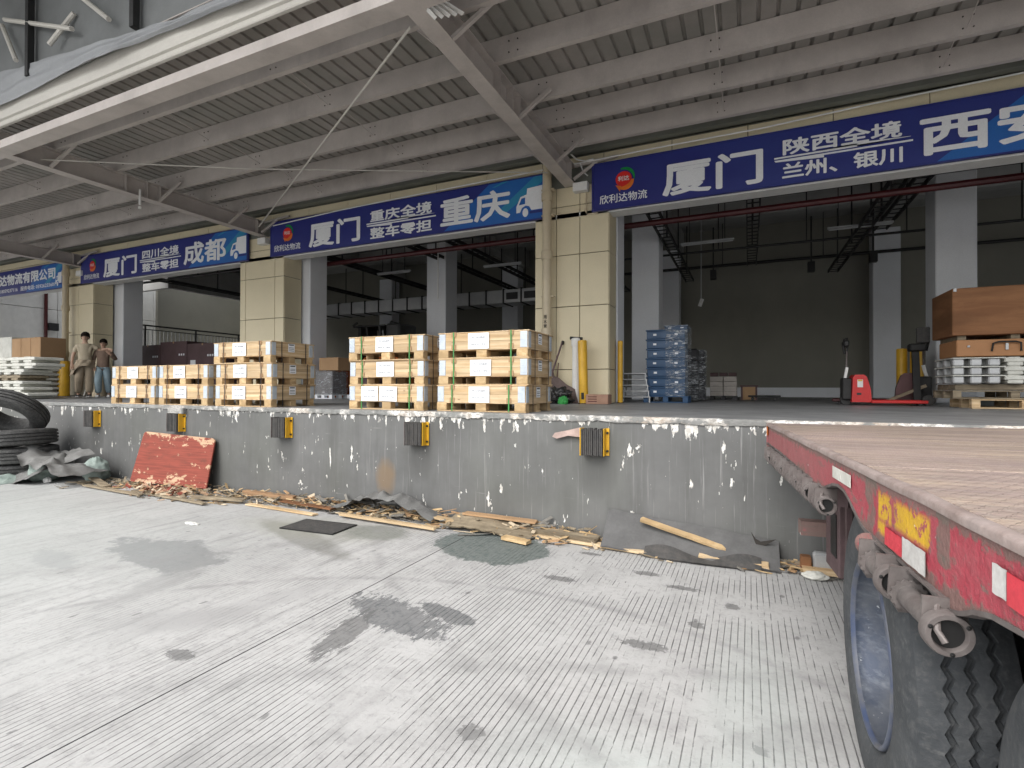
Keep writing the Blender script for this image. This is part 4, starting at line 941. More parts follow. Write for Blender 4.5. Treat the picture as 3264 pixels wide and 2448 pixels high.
for i in range(3):
    l = ('lowest', 'middle', 'topmost')[i]
    foam(3.28, 4.4, 9.5, 10.3, ZD+.36+i*.125, .125, l+' white foam pallet of the right front pile under the big cartons', 'white foam pallets at right')
    t = thing('plastic_pallet', l+' grey-white plastic pallet left of the white foam ones', 'pallet', (3.0, 9.85, ZD+.36+i*.125), group='grey plastic pallets at right')
    MB().cbox(-.32, .27, -.42, .42, .105, .120, .004).build('deck', m_foam, t)
    for j in range(3):
        for s in (-1, 0, 1): MB().cbox(-.31+j*.20, -.31+j*.20+.13, s*.34-.06, s*.34+.06, 0, .105, .015).build('foot', m_galv, t)
m_bigcard = mat('big_brown_carton', (.40, .20, .09), (.33, .17, .08), rough=.6, sc=1.2, dirt=.2, spec=.3)
def carton(x0, x1, y0, y1, z0, z1, label, m, grp=None, tape=True, text=None, flap=False):
    t = thing('carton', label, 'carton', ((x0+x1)/2, (y0+y1)/2, z0), group=grp)
    MB().cbox(x0, x1, y0, y1, z0, z1, .01).build('box_body', m, t, world=True)
    if tape: MB().box((x0+x1)/2-.03, (x0+x1)/2+.03, y0-.002, y1+.002, z1-.06, z1+.002).build('tape', m_card, t, world=True)
    if text:
        for fx, wd in text:
            for q in range(3): MB().box(x0+(x1-x0)*fx+(q-1.2)*.11, x0+(x1-x0)*fx+(q-1.2)*.11+.07, y0-.002, y0-.001, (z0+z1)/2-.03, (z0+z1)/2+.035).build('printed_mark', m_plaster, t, world=True)
    return t
t = carton(2.76, 4.5, 9.55, 10.3, ZD+.75, ZD+.99, 'long low brown case with black side handle on foam pallets', m_bigcard, tape=False)
MB().tube([(3.15, 9.53, ZD+.82), (3.16, 9.51, ZD+.93), (3.22, 9.50, ZD+.95), (3.40, 9.50, ZD+.95), (3.46, 9.51, ZD+.93), (3.47, 9.53, ZD+.82)], .012, 8).build('side_handle', m_black, t, smooth=40, world=True)
MB().box(3.30, 3.33, 9.52, 9.545, ZD+.84, ZD+.93).build('latch', m_galv, t, world=True); MB().cbox(2.88, 2.91, 9.53, 9.548, ZD+.88, ZD+.91).build('lock_stud', m_galv, t, world=True)
t = carton(2.72, 4.6, 9.58, 10.5, ZD+1.06, ZD+1.75, 'big brown plywood case on top of the right-hand load', m_ply, tape=False)
for xx in (2.75, 3.35, 3.95): MB().box(xx+.05, xx+.15, 9.65, 10.4, ZD+.99, ZD+1.06).build('skid', m_oldwood, t, world=True)
MB().cbox(2.73, 2.77, 9.565, 9.58, ZD+1.70, ZD+1.75).build('corner_clip', m_galv, t, world=True)
# stacker mast at the left of the load
t = thing('pallet_stacker', 'dark pallet stacker with grey screen box beside the loaded pallets', 'stacker', (2.62, 10.9, ZD))
MB().bar((0, 0, 0), (-.03, 0, 1.0), .06, .1).build('mast', m_black, t); MB().cbox(-.12, .10, -.1, .1, .92, 1.05, .02).build('control_head', m_black, t); MB().cbox(-.02, .16, -.08, .0, 1.06, 1.32, .01).build('screen_box', m_rubber, t)
MB().bar((-.45, 0, .06), (.12, 0, .34), .05, .05).build('outrigger', m_oldwood, t); MB().tube([(.15, -.06, .09), (.15, .02, .09)], .09, 16).build('wheel', m_rubber, t, smooth=40)

# ================================================================ FORKLIFT behind the tall crates
t = thing('forklift', 'black forklift whose roof guard shows above the middle tall crates', 'forklift', (-9.25, 12.0, ZD+.0)); t.scale = (1, 1, 1.08)
MB().cbox(-.95, .15, -.45, .45, 1.83, 1.87, .01).bar((-.95, -.45, 1.87), (-.8, -.45, 1.95), .04, .04).build('roof_guard', m_black, t)
MB().cbox(.15, .62, -.42, .42, 1.45, 1.90, .05).build('rear_mast_cover', m_black, t)
for sx in (-.35, .1):
    for sy in (-.4, .4): MB().bar((sx, sy, 1.0), (sx-.15, sy, 1.84), .06, .06).build('roof_post', m_black, t)
MB().cbox(-.6, .8, -.5, .5, .25, 1.05, .06).build('body', m_orange, t); MB().cbox(-.2, .2, -.2, .2, 1.05, 1.4, .05).build('seat', m_black, t)
MB().cbox(-.95, -.80, -.12, .12, 1.87, 1.90).build('red_lamp', m_redpipe, t); MB().lathe([(1.87, .06), (1.98, .06), (2.02, .02), (2.02, .001)], 10, 'z', (.05, 0, 0)).build('beacon', m_black, t, smooth=40)
MB().cbox(.05, .2, -.1, .1, 1.9, 1.97).build('roof_bracket', m_black, t)
for sx in (-.45, .6):
    for sy in (-.5, .5): MB().tube([(sx, sy-.08, .25), (sx, sy+.08, .25)], .25, 20).build('wheel', m_rubber, t, smooth=40)
for sy in (-.2, .2): MB().cbox(-1.9, -.8, sy-.05, sy+.05, .05, .09, .01).build('fork', m_black, t)
MB().box(-.85, -.75, -.35, .35, .1, 1.9).build('mast', m_black, t)

# middle goods between stacks: wrapped pallet, carton, orange sack, brown boards
pallet(-9.55, 10.05, ZD, .58, .6, m_plaster, 'small pale pallet under the wrapped grey goods', h=.10)
o = MB().cbox(-9.82, -9.28, 9.78, 10.3, ZD+.10, ZD+.68, .03).build('wrapped_goods', mat('grey_wrapped_goods', (.20, .19, .19), rough=.5, sc=6)); tag(o, 'grey film wrapped block between the three-high stacks', 'wrapped goods')
filmsleeve([(-9.83, 9.77), (-9.27, 9.77), (-9.27, 10.31), (-9.83, 10.31)], ZD+.10, ZD+.70, 'stretch_film', 'crinkled film round the grey block between the stacks', 24, .02)
carton(-9.78, -9.16, 9.85, 10.3, ZD+.70, ZD+1.02, 'open brown carton on top of the grey wrapped block', m_card)
carton(-9.20, -8.7, 10.4, 11, ZD, ZD+.72, 'maroon carton right of the grey wrapped block', m_card2, tape=False)
o = MB().cbox(-10.3, -9.75, 10.6, 11.2, ZD, ZD+.85, .05).build('orange_sack', m_orange); tag(o, 'orange sacks behind the grey wrapped block', 'sack')
o = MB().prism([(-10.12, ZD), (-9.95, ZD), (-10.02, ZD+.6), (-10.12, ZD+.6)], 10.3, 10.34).build('brown_board', m_ply); tag(o, 'brown board standing left of the grey wrapped block', 'board')
for i in range(3):
    o = MB().cbox(-9.2+i*.2, -9.05+i*.2, 10.2, 10.38, ZD, ZD+.1+.03*(i % 2), .01).build('small_box', m_plaster); tag(o, ('left', 'middle', 'right')[i]+' small grey box on the floor right of the wrapped block', 'box', 'small grey boxes on the floor')
# maroon cartons behind the left stacks
carton(-19.3, -17.98, 11, 12.2, ZD+.9, ZD+1.70, 'left maroon carton nearest the two people', m_card2, 'maroon cartons behind the low crates', True, [(.8, .3)])
carton(-17.96, -16.6, 11, 12.2, ZD+.9, ZD+1.78, 'middle maroon carton of the row behind the low crates', m_card2, 'maroon cartons behind the low crates', True, [(.8, .4)])
carton(-16.58, -15.1, 11, 12.2, ZD+.9, ZD+1.68, 'right maroon carton of the row, with small pale sticker', m_card2, 'maroon cartons behind the low crates', True, [(.75, .4)])
for x0, x1, l in ((-19.3, -17.98, 'lower left maroon carton behind the crates'), (-17.96, -16.6, 'lower middle maroon carton behind the crates'), (-16.58, -15.1, 'lower right maroon carton behind the crates')):
    carton(x0, x1, 11, 12.2, ZD, ZD+.895, l, m_card2, 'lower maroon cartons', False)
o = MB().cbox(-16.4, -16.15, 10.985, 10.997, ZD+.92, ZD+1.15).build('barcode_sheet', m_paper); tag(o, 'small pale sheet stuck low on the right maroon carton', 'sheet')
carton(-21.3, -20.3, 11.8, 12.6, ZD+.7, ZD+1.45, 'brown carton left of the maroon row', m_card); carton(-20.4, -19.5, 11.4, 12.0, ZD+.6, ZD+1.2, 'dark brown carton in front of the lighter one', m_ply)
carton(-21.3, -19.5, 11.4, 12.6, ZD, ZD+.6, 'wide brown carton at the floor left of the maroon row', m_ply)
carton(-6.9, -5.6, 11.4, 12.2, ZD, ZD+.9, 'dark maroon carton hidden between the tall stacks', m_card2, tape=False)
# pallets piled right of the people
for i in range(6): pallet(-15.1, 8.9, ZD+i*.122, .95, .8, m_oldwood, ('lowest', 'second', 'third', 'fourth', 'fifth', 'topmost')[i]+' dark pallet of the pile right of the people', 'old pallets piled beside the people', h=.12, rz=R(random.uniform(-2, 2)))

# ---------------- far left goods
for i, (x1, m, l) in enumerate([(-13.75, m_foam, 'lowest white foam board of the left pile'), (-13.95, m_foam, 'second white foam board of the left pile'), (-14.0, m_foam, 'third foam board of the left pile'), (-14.1, m_oldwood, 'brown board in the middle of the left pile'), (-13.95, m_foam, 'yellowish foam slab in the left pile'), (-13.45, m_foam, 'thick grey foam slab second from the top of the left pile'), (-13.5, m_foam, 'topmost thick foam slab of the left pile')]):
    foam(-17.4, x1-.65, 6.0, 6.55, ZD+.02+i*.132, .13, l, 'foam boards piled at far left', m, 6)
carton(-20.4, -19.4, 7.7, 8.3, ZD+1.06, ZD+1.72, 'white ended long carton part at the far left', m_foam, tape=False)
for i in range(3): carton(-19.38+i*.52, -18.88+i*.52, 7.7, 8.3, ZD+1.06, ZD+1.66, ('left', 'middle', 'right')[i]+' brown carton of the long row on the left pile', m_card, 'brown cartons in a long row at far left')
for i in range(8): foam(-20.4, -17.9, 7.6, 8.2, ZD+.02+i*.13, .128, ('first', 'second', 'third', 'fourth', 'fifth', 'sixth', 'seventh', 'eighth')[i]+' foam board from the floor under the brown carton row', 'foam boards under the brown cartons', m_foam, 6)
o = MB().tube([(-17.55, 8.6, ZD+.02), (-17.35, 8.8, ZD+.95)], .02, 8).build('broom', m_foam); tag(o, 'white broom stick leaning behind the taller person', 'broom')
t = thing('water_barrel', 'narrow beige wrapped column right behind the taller person', 'barrel', (-17.3, 8.9, ZD)); MB().lathe([(0, .2), (1.1, .2), (1.15, .15), (1.15, .001)], 20, 'z').build('shell', m_creampipe, t, smooth=40)
# ================================================================ PEOPLE
def skin(name, pts, edges, root, m, parent, lv=2, loc=(0, 0, 0)):
    keys = list(pts); idx = {k: i for i, k in enumerate(keys)}
    me = bpy.data.meshes.new(name); me.from_pydata([pts[k][:3] for k in keys], [(idx[a], idx[b]) for a, b in edges], [])
    o = bpy.data.objects.new(name, me); C.objects.link(o)
    md = o.modifiers.new('s', 'SKIN'); md.use_smooth_shade = True
    for i, k in enumerate(keys):
        r = pts[k][3]; sv = me.skin_vertices[0].data[i]; sv.radius = r if isinstance(r, tuple) else (r, r); sv.use_root = (k == root)
    sb = o.modifiers.new('b', 'SUBSURF'); sb.levels = lv
    bpy.context.view_layer.update(); dg = bpy.context.evaluated_depsgraph_get()
    nm = bpy.data.meshes.new_from_object(o.evaluated_get(dg)); nm.name = name
    nm.materials.clear(); nm.materials.append(m); nm.polygons.foreach_set('use_smooth', [True]*len(nm.polygons))
    bpy.data.objects.remove(o); bpy.data.meshes.remove(me)
    return put(nm, name, parent, loc=loc)
m_skin = mat('skin', (.50, .33, .24), (.46, .29, .21), rough=.55, dirt=0)
m_hair = mat('black_hair', (.02, .015, .012), rough=.95, dirt=0, bump=.002, spec=.1)
m_shirt = mat('beige_tshirt', (.50, .43, .32), (.44, .38, .28), rough=.9, sc=3, dirt=.2, bump=.003)
m_khaki = mat('khaki_trousers', (.40, .33, .24), (.33, .27, .20), rough=.9, sc=6, dirt=.3, bump=.003)
m_sweater = mat('brown_sweater', (.24, .17, .125), (.20, .14, .11), rough=.9, sc=8, dirt=.2, bump=.003)
m_jeans = mat('pale_blue_jeans', (.36, .47, .52), (.28, .38, .44), rough=.9, sc=6, dirt=.2, bump=.003)
def person(loc, rz, label, hgt, pose, m_top, m_leg, sleeve, wide, m_shoe):
    """pose gives hand / elbow / foot positions for a 1.70 m figure facing -y"""
    t = thing('person', label, 'person', loc, rz); t.scale = (hgt/1.7,)*3; k = 1
    J = dict(pelvis=(0, 0, .92, (.13, .10)), waist=(0, .0, 1.08, (.12, .09)), chest=(0, 0, 1.28, (.155, .11)), shl=(0, 0, 1.39, (.09, .08)), neck=(0, .0, 1.46, .052), neck2=(0, -.01, 1.51, .05),
             head=(0, -.015, 1.58, (.075, .085)), head2=(0, -.01, 1.655, (.072, .085)))
    E = [('pelvis', 'waist'), ('waist', 'chest'), ('chest', 'shl'), ('shl', 'neck'), ('neck', 'neck2'), ('neck2', 'head'), ('head', 'head2')]
    for s, n in ((-1, 'R'), (1, 'L')):     # L = +x
        p = pose[n]
        J['sh'+n] = (s*.155, .0, 1.385, .052); J['el'+n] = (*p['el'], .040); J['wr'+n] = (*p['wr'], .027); J['hd'+n] = (*p['hd'], (.022, .038))
        E += [('shl', 'sh'+n), ('sh'+n, 'el'+n), ('el'+n, 'wr'+n), ('wr'+n, 'hd'+n)]
        hd = Vector(p['hd']); d = (hd-Vector(p['wr'])).normalized(); sd = d.cross(Vector((0, 1, 0))).normalized()
        for f in range(4):
            b = hd+sd*(f-1.5)*.02+d*.035; J[f'f{n}{f}'] = (*(b+d*.035), .009); J[f'g{n}{f}'] = (*(b+d*.065+Vector((0, -.012, 0))), .008); E += [('hd'+n, f'f{n}{f}'), (f'f{n}{f}', f'g{n}{f}')]
        b = hd-sd*.045*s+d*.01; J['th'+n] = (*b, .011); J['ti'+n] = (*(b+d*.03), .009); E += [('wr'+n, 'th'+n), ('th'+n, 'ti'+n)]
        J['hp'+n] = (s*.095, 0, .88, .09); J['kn'+n] = (*p['kn'], .058); J['an'+n] = (*p['an'], .040); J['to'+n] = (p['an'][0], p['an'][1]-.13, .035, .035)
        E += [('pelvis', 'hp'+n), ('hp'+n, 'kn'+n), ('kn'+n, 'an'+n), ('an'+n, 'to'+n)]
    body = skin('body', J, E, 'pelvis', m_skin, t)
    f = MB()      # nose, brow, ears on the head
    f.lathe([(-.012, .001), (-.004, .012), (.01, .010), (.03, .001)], 8, 'z', (0, -.105, 1.585)); f.add([(-.013, -.095, 1.57), (.013, -.095, 1.57), (0, -.118, 1.578), (0, -.094, 1.615)], [(0, 1, 2), (0, 2, 3), (1, 3, 2)])
    f.build('nose', m_skin, body, smooth=60)
    for s in (-1, 1):
        MB().cbox(s*.03-.013, s*.03+.013, -.099, -.091, 1.607, 1.615, .002).build('eye', m_hair, body); MB().cbox(s*.03-.017, s*.03+.017, -.099, -.090, 1.628, 1.634, .002).build('eyebrow', m_hair, body)
        MB().cbox(s*.078-.006, s*.078+.006, -.02, .015, 1.575, 1.625, .005).build('ear', m_skin, body)
    MB().cbox(-.022, .022, -.098, -.089, 1.553, 1.560, .002).build('mouth', mat('lips', (.30, .12, .10), dirt=0) if 'lips' not in bpy.data.materials else bpy.data.materials['lips'], body)
    # hair cap
    V = []; F = []; n = 20; m = 26
    for j in range(n+1):
        ph = math.pi*.62*j/n
        for i in range(m):
            th = 2*math.pi*i/m; d = Vector((math.sin(ph)*math.cos(th), math.sin(ph)*math.sin(th), math.cos(ph)))
            r = 1+.10*mn.noise(d*9)+.03*math.sin(th*9)
            fr_ = .35 if d.y < -.35 and j > n*.62 else 1
            V.append((d.x*.098*r, .012+d.y*.112*r*(.86 if d.y < 0 else 1), 1.648+d.z*.115*r if d.z > 0 else 1.645+d.z*(.0 if d.y < -.3 else .22*min(1, (d.y+.3)*2+.2))))
    for j in range(n):
        for i in range(m): F.append((j*m+i, j*m+(i+1) % m, (j+1)*m+(i+1) % m, (j+1)*m+i))
    MB().add(V, F).build('hair', m_hair, t, smooth=70)
    # top
    T = dict(hem=(0, 0, .76, (.17, .125)), pelvis=(0, 0, .96, (.17, .125)), waist=(0, 0, 1.10, (.16, .12)), chest=(0, 0, 1.28, (.165, .125)), shl=(0, 0, 1.385, (.115, .095)), nk=(0, 0, 1.43, (.075, .07)))
    TE = [('hem', 'pelvis'), ('pelvis', 'waist'), ('waist', 'chest'), ('chest', 'shl'), ('shl', 'nk')]
    for s, n in ((-1, 'R'), (1, 'L')):
        p = pose[n]; a = Vector((s*.155, 0, 1.385)); b = Vector(p['el']); w = Vector(p['wr'])
        T['s'+n] = (*a, .066); TE.append(('shl', 's'+n))
        if sleeve == 'short': e = a.lerp(b, .75); T['e'+n] = (*e, .068); TE.append(('s'+n, 'e'+n))
        else: T['e'+n] = (*b, .058); T['w'+n] = (*b.lerp(w, .92), .045); TE += [('s'+n, 'e'+n), ('e'+n, 'w'+n)]
    skin('top', T, TE, 'chest', m_top, t)
    L = dict(p=(0, 0, 1.0, (.145, .11))); LE = []
    for s, n in ((-1, 'R'), (1, 'L')):
        p = pose[n]; kn = Vector(p['kn']); an = Vector(p['an']); an.z = max(an.z, .09); g = 1.35 if wide else 1.1
        L['h'+n] = (s*.085, 0, .84, .105); L['t'+n] = (*Vector((s*.095, 0, .84)).lerp(kn, .5), .093*g**.5); L['k'+n] = (*kn, .078*g); L['m'+n] = (*kn.lerp(an, .55), .072*g); L['a'+n] = (*an, .070*g)
        LE += [('p', 'h'+n), ('h'+n, 't'+n), ('t'+n, 'k'+n), ('k'+n, 'm'+n), ('m'+n, 'a'+n)]
    skin('trousers', L, LE, 'p', m_leg, t)
    for n in 'RL':
        x, y, z = pose[n]['an']; V = []; F = []
        out = [(-.035, .07), (.035, .07), (.045, 0), (.05, -.10), (.035, -.17), (-.035, -.17), (-.05, -.10), (-.045, 0)]
        s_ = MB().prism([(x+a*1.05, y+b*1.03) for a, b in out], 0, .03, 'xy').build('shoe_sole', m_white, t)
        sh = MB(); k = len(out); V = [(x+a, y+b, .028) for a, b in out]+[(x+a*.8, y+b*(.85 if b > -.05 else .92), .10 if b > -.05 else .06) for a, b in out]
        sh.add(V, [(i, (i+1) % k, (i+1) % k+k, i+k) for i in range(k)]+[tuple(range(k, 2*k))]); sh.build('shoe', m_shoe, t, smooth=50)
    return t
p1 = person((-16.48, 8.10, ZD), R(52), 'taller person in beige T-shirt and wide khaki trousers walking with an arm round the other', 1.72,
    dict(R=dict(el=(-.26, .03, 1.12), wr=(-.27, -.06, .90), hd=(-.26, -.09, .83), kn=(-.11, -.06, .50), an=(-.14, .04, .08)), L=dict(el=(.34, .0, 1.26), wr=(.50, -.06, 1.33), hd=(.55, -.10, 1.30), kn=(.10, -.02, .50), an=(.12, -.08, .08))), m_shirt, m_khaki, 'short', True, m_dark)
# jacket tied round the waist, hanging in folds
V = []; F = []; n = 40; mrow = 12
for j in range(mrow+1):
    v = j/mrow
    for i in range(n):
        a = 2*math.pi*i/n; dr = .02*math.sin(7*a+3*v)+.02*nz(i*.4, v*3); rr = .185+.07*v+dr
        V.append((rr*math.cos(a)-.05*v, rr*.8*math.sin(a), 1.0-.30*v-.14*v*math.cos(a-2.6)+.05*math.sin(3*a)*v))
for j in range(mrow):
    for i in range(n): F.append((j*n+i, j*n+(i+1) % n, (j+1)*n+(i+1) % n, (j+1)*n+i))
MB().add(V, F).build('tied_jacket', m_khaki, p1, smooth=60)
person((-16.29, 8.44, ZD), R(50), 'shorter person in brown sweater and pale blue jeans, one hand raised to the chest', 1.56,
    dict(R=dict(el=(-.24, .03, 1.14), wr=(-.22, -.08, .94), hd=(-.20, -.10, .87), kn=(-.10, -.10, .50), an=(-.10, -.04, .08)), L=dict(el=(.33, -.04, 1.13), wr=(.20, -.18, 1.28), hd=(.16, -.20, 1.34), kn=(.10, .02, .50), an=(.14, .10, .10))), m_sweater, m_jeans, 'long', True, m_white)

# ================================================================ TYRES
def tyre_mesh(ro=.50, ri=.30, w=.26, zig=True, seg=160, gr=(.3, .52, .74), amp=.010):
    """truck tyre, axis x, centred at 0"""
    mb = MB(); V = []; F = []
    side = [(-w*.40, ri), (-w*.46, ri+.015), (-w*.5, ri+.06), (-w*.5, ri+.10), (-w*.47, ro-.055), (-w*.44, ro-.03), (-w*.415, ro-.012)]
    rows = None; L = []
    for j in range(seg):
        th = 2*math.pi*j/seg; zz = (abs(((j/(seg/120)) % 2)-1)-.5)*2*amp if zig else 0
        pr = [(a, r) for a, r in side]; tw = w*.83
        for g in gr:
            gx = -tw/2+tw*g+zz; e = .0085
            pr += [(gx-e-.001, ro), (gx-e+.0015, ro-.022), (gx+e-.0015, ro-.022), (gx+e+.001, ro)]
        pr += [(-a, r) for a, r in side[::-1]]
        L = pr; V += [(a, r*math.cos(th), r*math.sin(th)) for a, r in pr]
    k = len(L)
    for j in range(seg):
        for i in range(k-1): F.append((j*k+i, j*k+i+1, ((j+1) % seg)*k+i+1, ((j+1) % seg)*k+i))
        F.append((j*k+k-1, j*k, ((j+1) % seg)*k, ((j+1) % seg)*k+k-1))
    return mb.add(V, F)
def tyremat(name, c, c2, dust):
    n = N(name); P = n.obj(); a = n.noise(P, 6, 6, .7); b = n.noise(P, 45, 4, .6); s = n.noise(n.mp(P, (4, 22, 22)), 1, 5, .7)
    col = n.mix(n.st(a, .4, .65), c, c2); col = n.mix(n.ma('MULTIPLY', n.st(b, .5, .75), .35), col, dust); col = n.mix(n.ma('MULTIPLY', n.st(s, .62, .72), .3), col, tuple(x*1.4 for x in dust))
    n.bump(n.ma('ADD', b, s), .003); return n.out(col, n.st(a, .3, .7, .6, .85), 0, .3)
m_tyre = tyremat('dusty_tyre_rubber', (.045, .050, .055), (.075, .080, .085), (.16, .16, .155))
m_tyre2 = tyremat('scrap_tyre_rubber', (.04, .04, .04), (.09, .09, .088), (.22, .22, .21))
def beadring(mb, ro, ri, w): 
    return mb
tm = tyre_mesh(.50, .29, .26, False, 96, (.25, .5, .75), .006).mesh('tyre_body', m_tyre2, 40)
def scrap(loc, rot, label):
    t = thing('scrap_tyre', label, 'tyre', loc, 0, 'scrap truck tyres piled by the dock'); t.rotation_euler = rot
    put(tm, 'tyre_body', t)
scrap((-11.02, 4.50, .13), (0, R(90), 0), 'scrap tyre lying flat at the bottom of the pile, mostly under tarpaulin')
scrap((-10.98, 4.48, .395), (0, R(90), .4), 'scrap tyre lying flat, second from the ground')
scrap((-10.95, 4.45, .665), (0, R(86), 0), 'scrap tyre lying flat just under the tilted one')
scrap((-11.08, 4.40, 1.07), (R(0), R(48), R(-60)), 'grey scrap tyre tilted on top of the pile, hole facing the yard')

# ================================================================ TARPAULINS, SACKS, CLOTHS
def drape(name, label, cat, x0, x1, y0, y1, fn, m, nx=70, ny=44, thick=.004, wallrise=0):
    V = []; F = []
    for j in range(ny+1):
        for i in range(nx+1):
            u = i/nx; v = j/ny; x = x0+(x1-x0)*u; y = y0+(y1-y0)*v
            px, py, pz = fn(u, v, x, y); V.append((px, py, max(pz, .004)))
    for j in range(ny):
        for i in range(nx): a = j*(nx+1)+i; F.append((a, a+1, a+nx+2, a+nx+1))
    off = len(V); V2 = [(a, b, max(c-thick, .001)) for a, b, c in V]; F2 = [tuple(k+off for k in f[::-1]) for f in F]
    o = MB().add(V+V2, F+F2).build(name, m, smooth=60); return tag(o, label, cat)
def ridged(x, y, s, f=3.0): return 1-2*abs(nz(x*f+s, y*f*.8+s*2, s))
def hump(u, v): return (math.sin(math.pi*min(1, max(0, u)))**.6)*(math.sin(math.pi*min(1, max(0, v)))**.6)
drape('grey_tarpaulin', 'large crumpled grey tarpaulin heaped at the foot of the tyres', 'tarpaulin', -12.9, -9.15, 4.30, 5.07,
      lambda u, v, x, y: (x+.06*nz(y*4, x*2), y-.10*u+.10*nz(x*2.2, 7)*(1-v), hump(.08+u*.84, .35+v*.55)*(.30+.20*ridged(x, y, 3, 1.6)+.10*nz(x*4, y*5, 1)+.05*ridged(x, y, 9, 4.5))), m_tarp, 110, 60)
drape('folded_tarpaulin', 'stiff grey tarpaulin flap lying over the heap, pointed corner to the yard', 'tarpaulin', -11.5, -9.9, 4.12, 4.85,
      lambda u, v, x, y: (x+.35*v, y, (.06+.42*v)*(1-.35*abs(u-.45))+.07*math.sin(7*u+2*v)+.03*ridged(x, y, 4, 4)), m_tarp, 60, 40)
drape('green_sheet', 'pale green grey plastic sheet at the front of the tarpaulin heap', 'sheet', -12.4, -10.4, 4.0, 4.5,
      lambda u, v, x, y: (x, y+.06*nz(x*3, 5), hump(u, .15+.7*v)*(.14+.10*ridged(x, y, 6, 3.5)+.05*nz(x*8, y*8))), m_green, 80, 40)
def sack(name, label, c, s, m, seed, neck=False):
    o = lump(name, label, 'sack', c, s, m, .20, 1.8, seed, 36); return o
sack('green_sack', 'pale green grey sack lying at the front right of the tarpaulin heap', (-10.25, 4.50, .15), (.27, .20, .19), m_green, 3)
sack('tied_sack', 'round tied green grey sack against the wall left of the red board', (-9.42, 4.80, .18), (.19, .17, .20), m_green, 11)
sack('white_bundle', 'small white paper bundle beside the green sack', (-9.95, 4.40, .04), (.06, .05, .05), m_white, 5)
# red board leaning
t = thing('red_board', 'worn red plywood sheet leaning against the dock wall under the second bumper', 'board', (-8.3, 5.0, 0))
V = [(-8.66, 4.88, .05), (-6.93, 4.90, .07), (-6.96, 5.055, .76), (-8.60, 5.055, .805)]
nrm = (Vector(V[1])-Vector(V[0])).cross(Vector(V[3])-Vector(V[0])).normalized()*.018
o = MB(); A = [Vector(v) for v in V]; nn = 24; VV = []; FF = []
for side_ in (0, 1):
    for j in range(nn+1):
        for i in range(nn+1):
            u = i/nn; v = j/nn; p = A[0].lerp(A[1], u).lerp(A[3].lerp(A[2], u), v)
            if i in (0, nn): p = p+(A[1]-A[0]).normalized()*.006*nz(v*30, i)
            if j == 0: p = p+(A[3]-A[0]).normalized()*.02*nz(u*26, 5)
            if (i, j) in ((nn, nn), (0, nn)): p = p+(A[0].lerp(A[2], .5)-p)*.03
            VV.append(p+nrm*side_)
q = (nn+1)**2
for j in range(nn):
    for i in range(nn):
        a = j*(nn+1)+i; FF += [(a, a+1, a+nn+2, a+nn+1), (q+a+nn+1, q+a+nn+2, q+a+1, q+a)]
ring = [i for i in range(nn+1)]+[j*(nn+1)+nn for j in range(1, nn+1)]+[nn*(nn+1)+i for i in range(nn-1, -1, -1)]+[j*(nn+1) for j in range(nn-1, 0, -1)]
for a, b in zip(ring, ring[1:]+ring[:1]): FF.append((a, b, b+q, a+q))
o.add(VV, FF).build('panel', m_redply, t, world=True)

# ---------------- drain grate
t = thing('drain_grate', 'black steel drain grate set in the yard concrete', 'drain grate', (-4.20, 4.24, 0), R(4))
MB().box(-.345, .345, -.20, -.185, .002, .014).box(-.345, .345, .185, .20, .002, .014).box(-.345, -.33, -.185, .185, .002, .014).box(.33, .345, -.185, .185, .002, .014).build('frame', m_black, t)
MB().box(-.33, .33, -.185, .185, .0015, .003).build('pit_shade_plate', m_joint, t)  # flat plate, no hollow below; its dark colour stands for the pit's shade
gb = MB().box(-.33, .33, -.0075, .0075, .006, .016).mesh('bar', m_rubber)
for i in range(11): put(gb, 'bar', t, (0, -.165+i*.033, 0))

# ---------------- debris along the wall foot
def plank(x, y, z, l, w, th, rz, label, m=m_pine, tx=0, ty=0, name='plank'):
    mb = MB(); n = 8; V = []; F = []
    for i in range(n+1):
        u = i/n; xx = -l/2+l*u; e0 = .0
        for a, b in ((-1, 0), (1, 0), (1, 1), (-1, 1)):
            jx = (.03*nz(a*5+x, b*3, i) if i in (0, n) else 0)
            V.append((xx+jx, a*w/2+.004*nz(u*9, a+x), b*th+.002*nz(u*5, x)))
    for i in range(n):
        for k in range(4): F.append((i*4+k, i*4+(k+1) % 4, i*4+4+(k+1) % 4, i*4+4+k))
    F += [(3, 2, 1, 0), (n*4, n*4+1, n*4+2, n*4+3)]
    mb.add(V, F); mb.tf(Matrix.Translation((x, y, z)) @ Euler((R(tx), R(ty), R(rz))).to_matrix().to_4x4())
    o = mb.build(name, m); tag(o, label, 'wood scrap', 'broken boards along the foot of the dock wall'); return o
plank(-3.62, 4.62, .03, 1.35, .05, .03, -3, 'long clean batten lying near the drain grate')
plank(-5.75, 4.93, .06, .95, .07, .05, -1, 'thick brown batten right of the red board', woodmat('brown_batten', (.40, .25, .14), (.30, .18, .10)))
plank(-.55, 4.93, .18, .76, .06, .022, -4, 'torn yellowish plank lying on the grey felt near the trailer', m_pine2, 20, 13)
plank(-1.35, 4.82, .015, 1.35, .09, .025, -5, 'long split pale board between the boards heap and the felt', m_pine)
plank(-1.75, 4.90, .05, .9, .12, .03, -7, 'weathered board half buried right of the epoxy patch', m_oldwood, 8)
plank(-.12, 4.80, .03, .55, .07, .03, -3, 'pinkish board end sticking out of the grey felt', m_pine, 10)
plank(.62, 4.83, .02, .42, .07, .04, 2, 'pale wooden block beside the mud guard post', m_pine)
plank(-8.3, 4.42, .02, 1.5, .07, .02, -3, 'thin grey board on the ground left of the red board', m_oldwood)
plank(-7.1, 4.45, .02, 1.7, .06, .02, -4, 'thin pale board in front of the red board', m_oldwood)
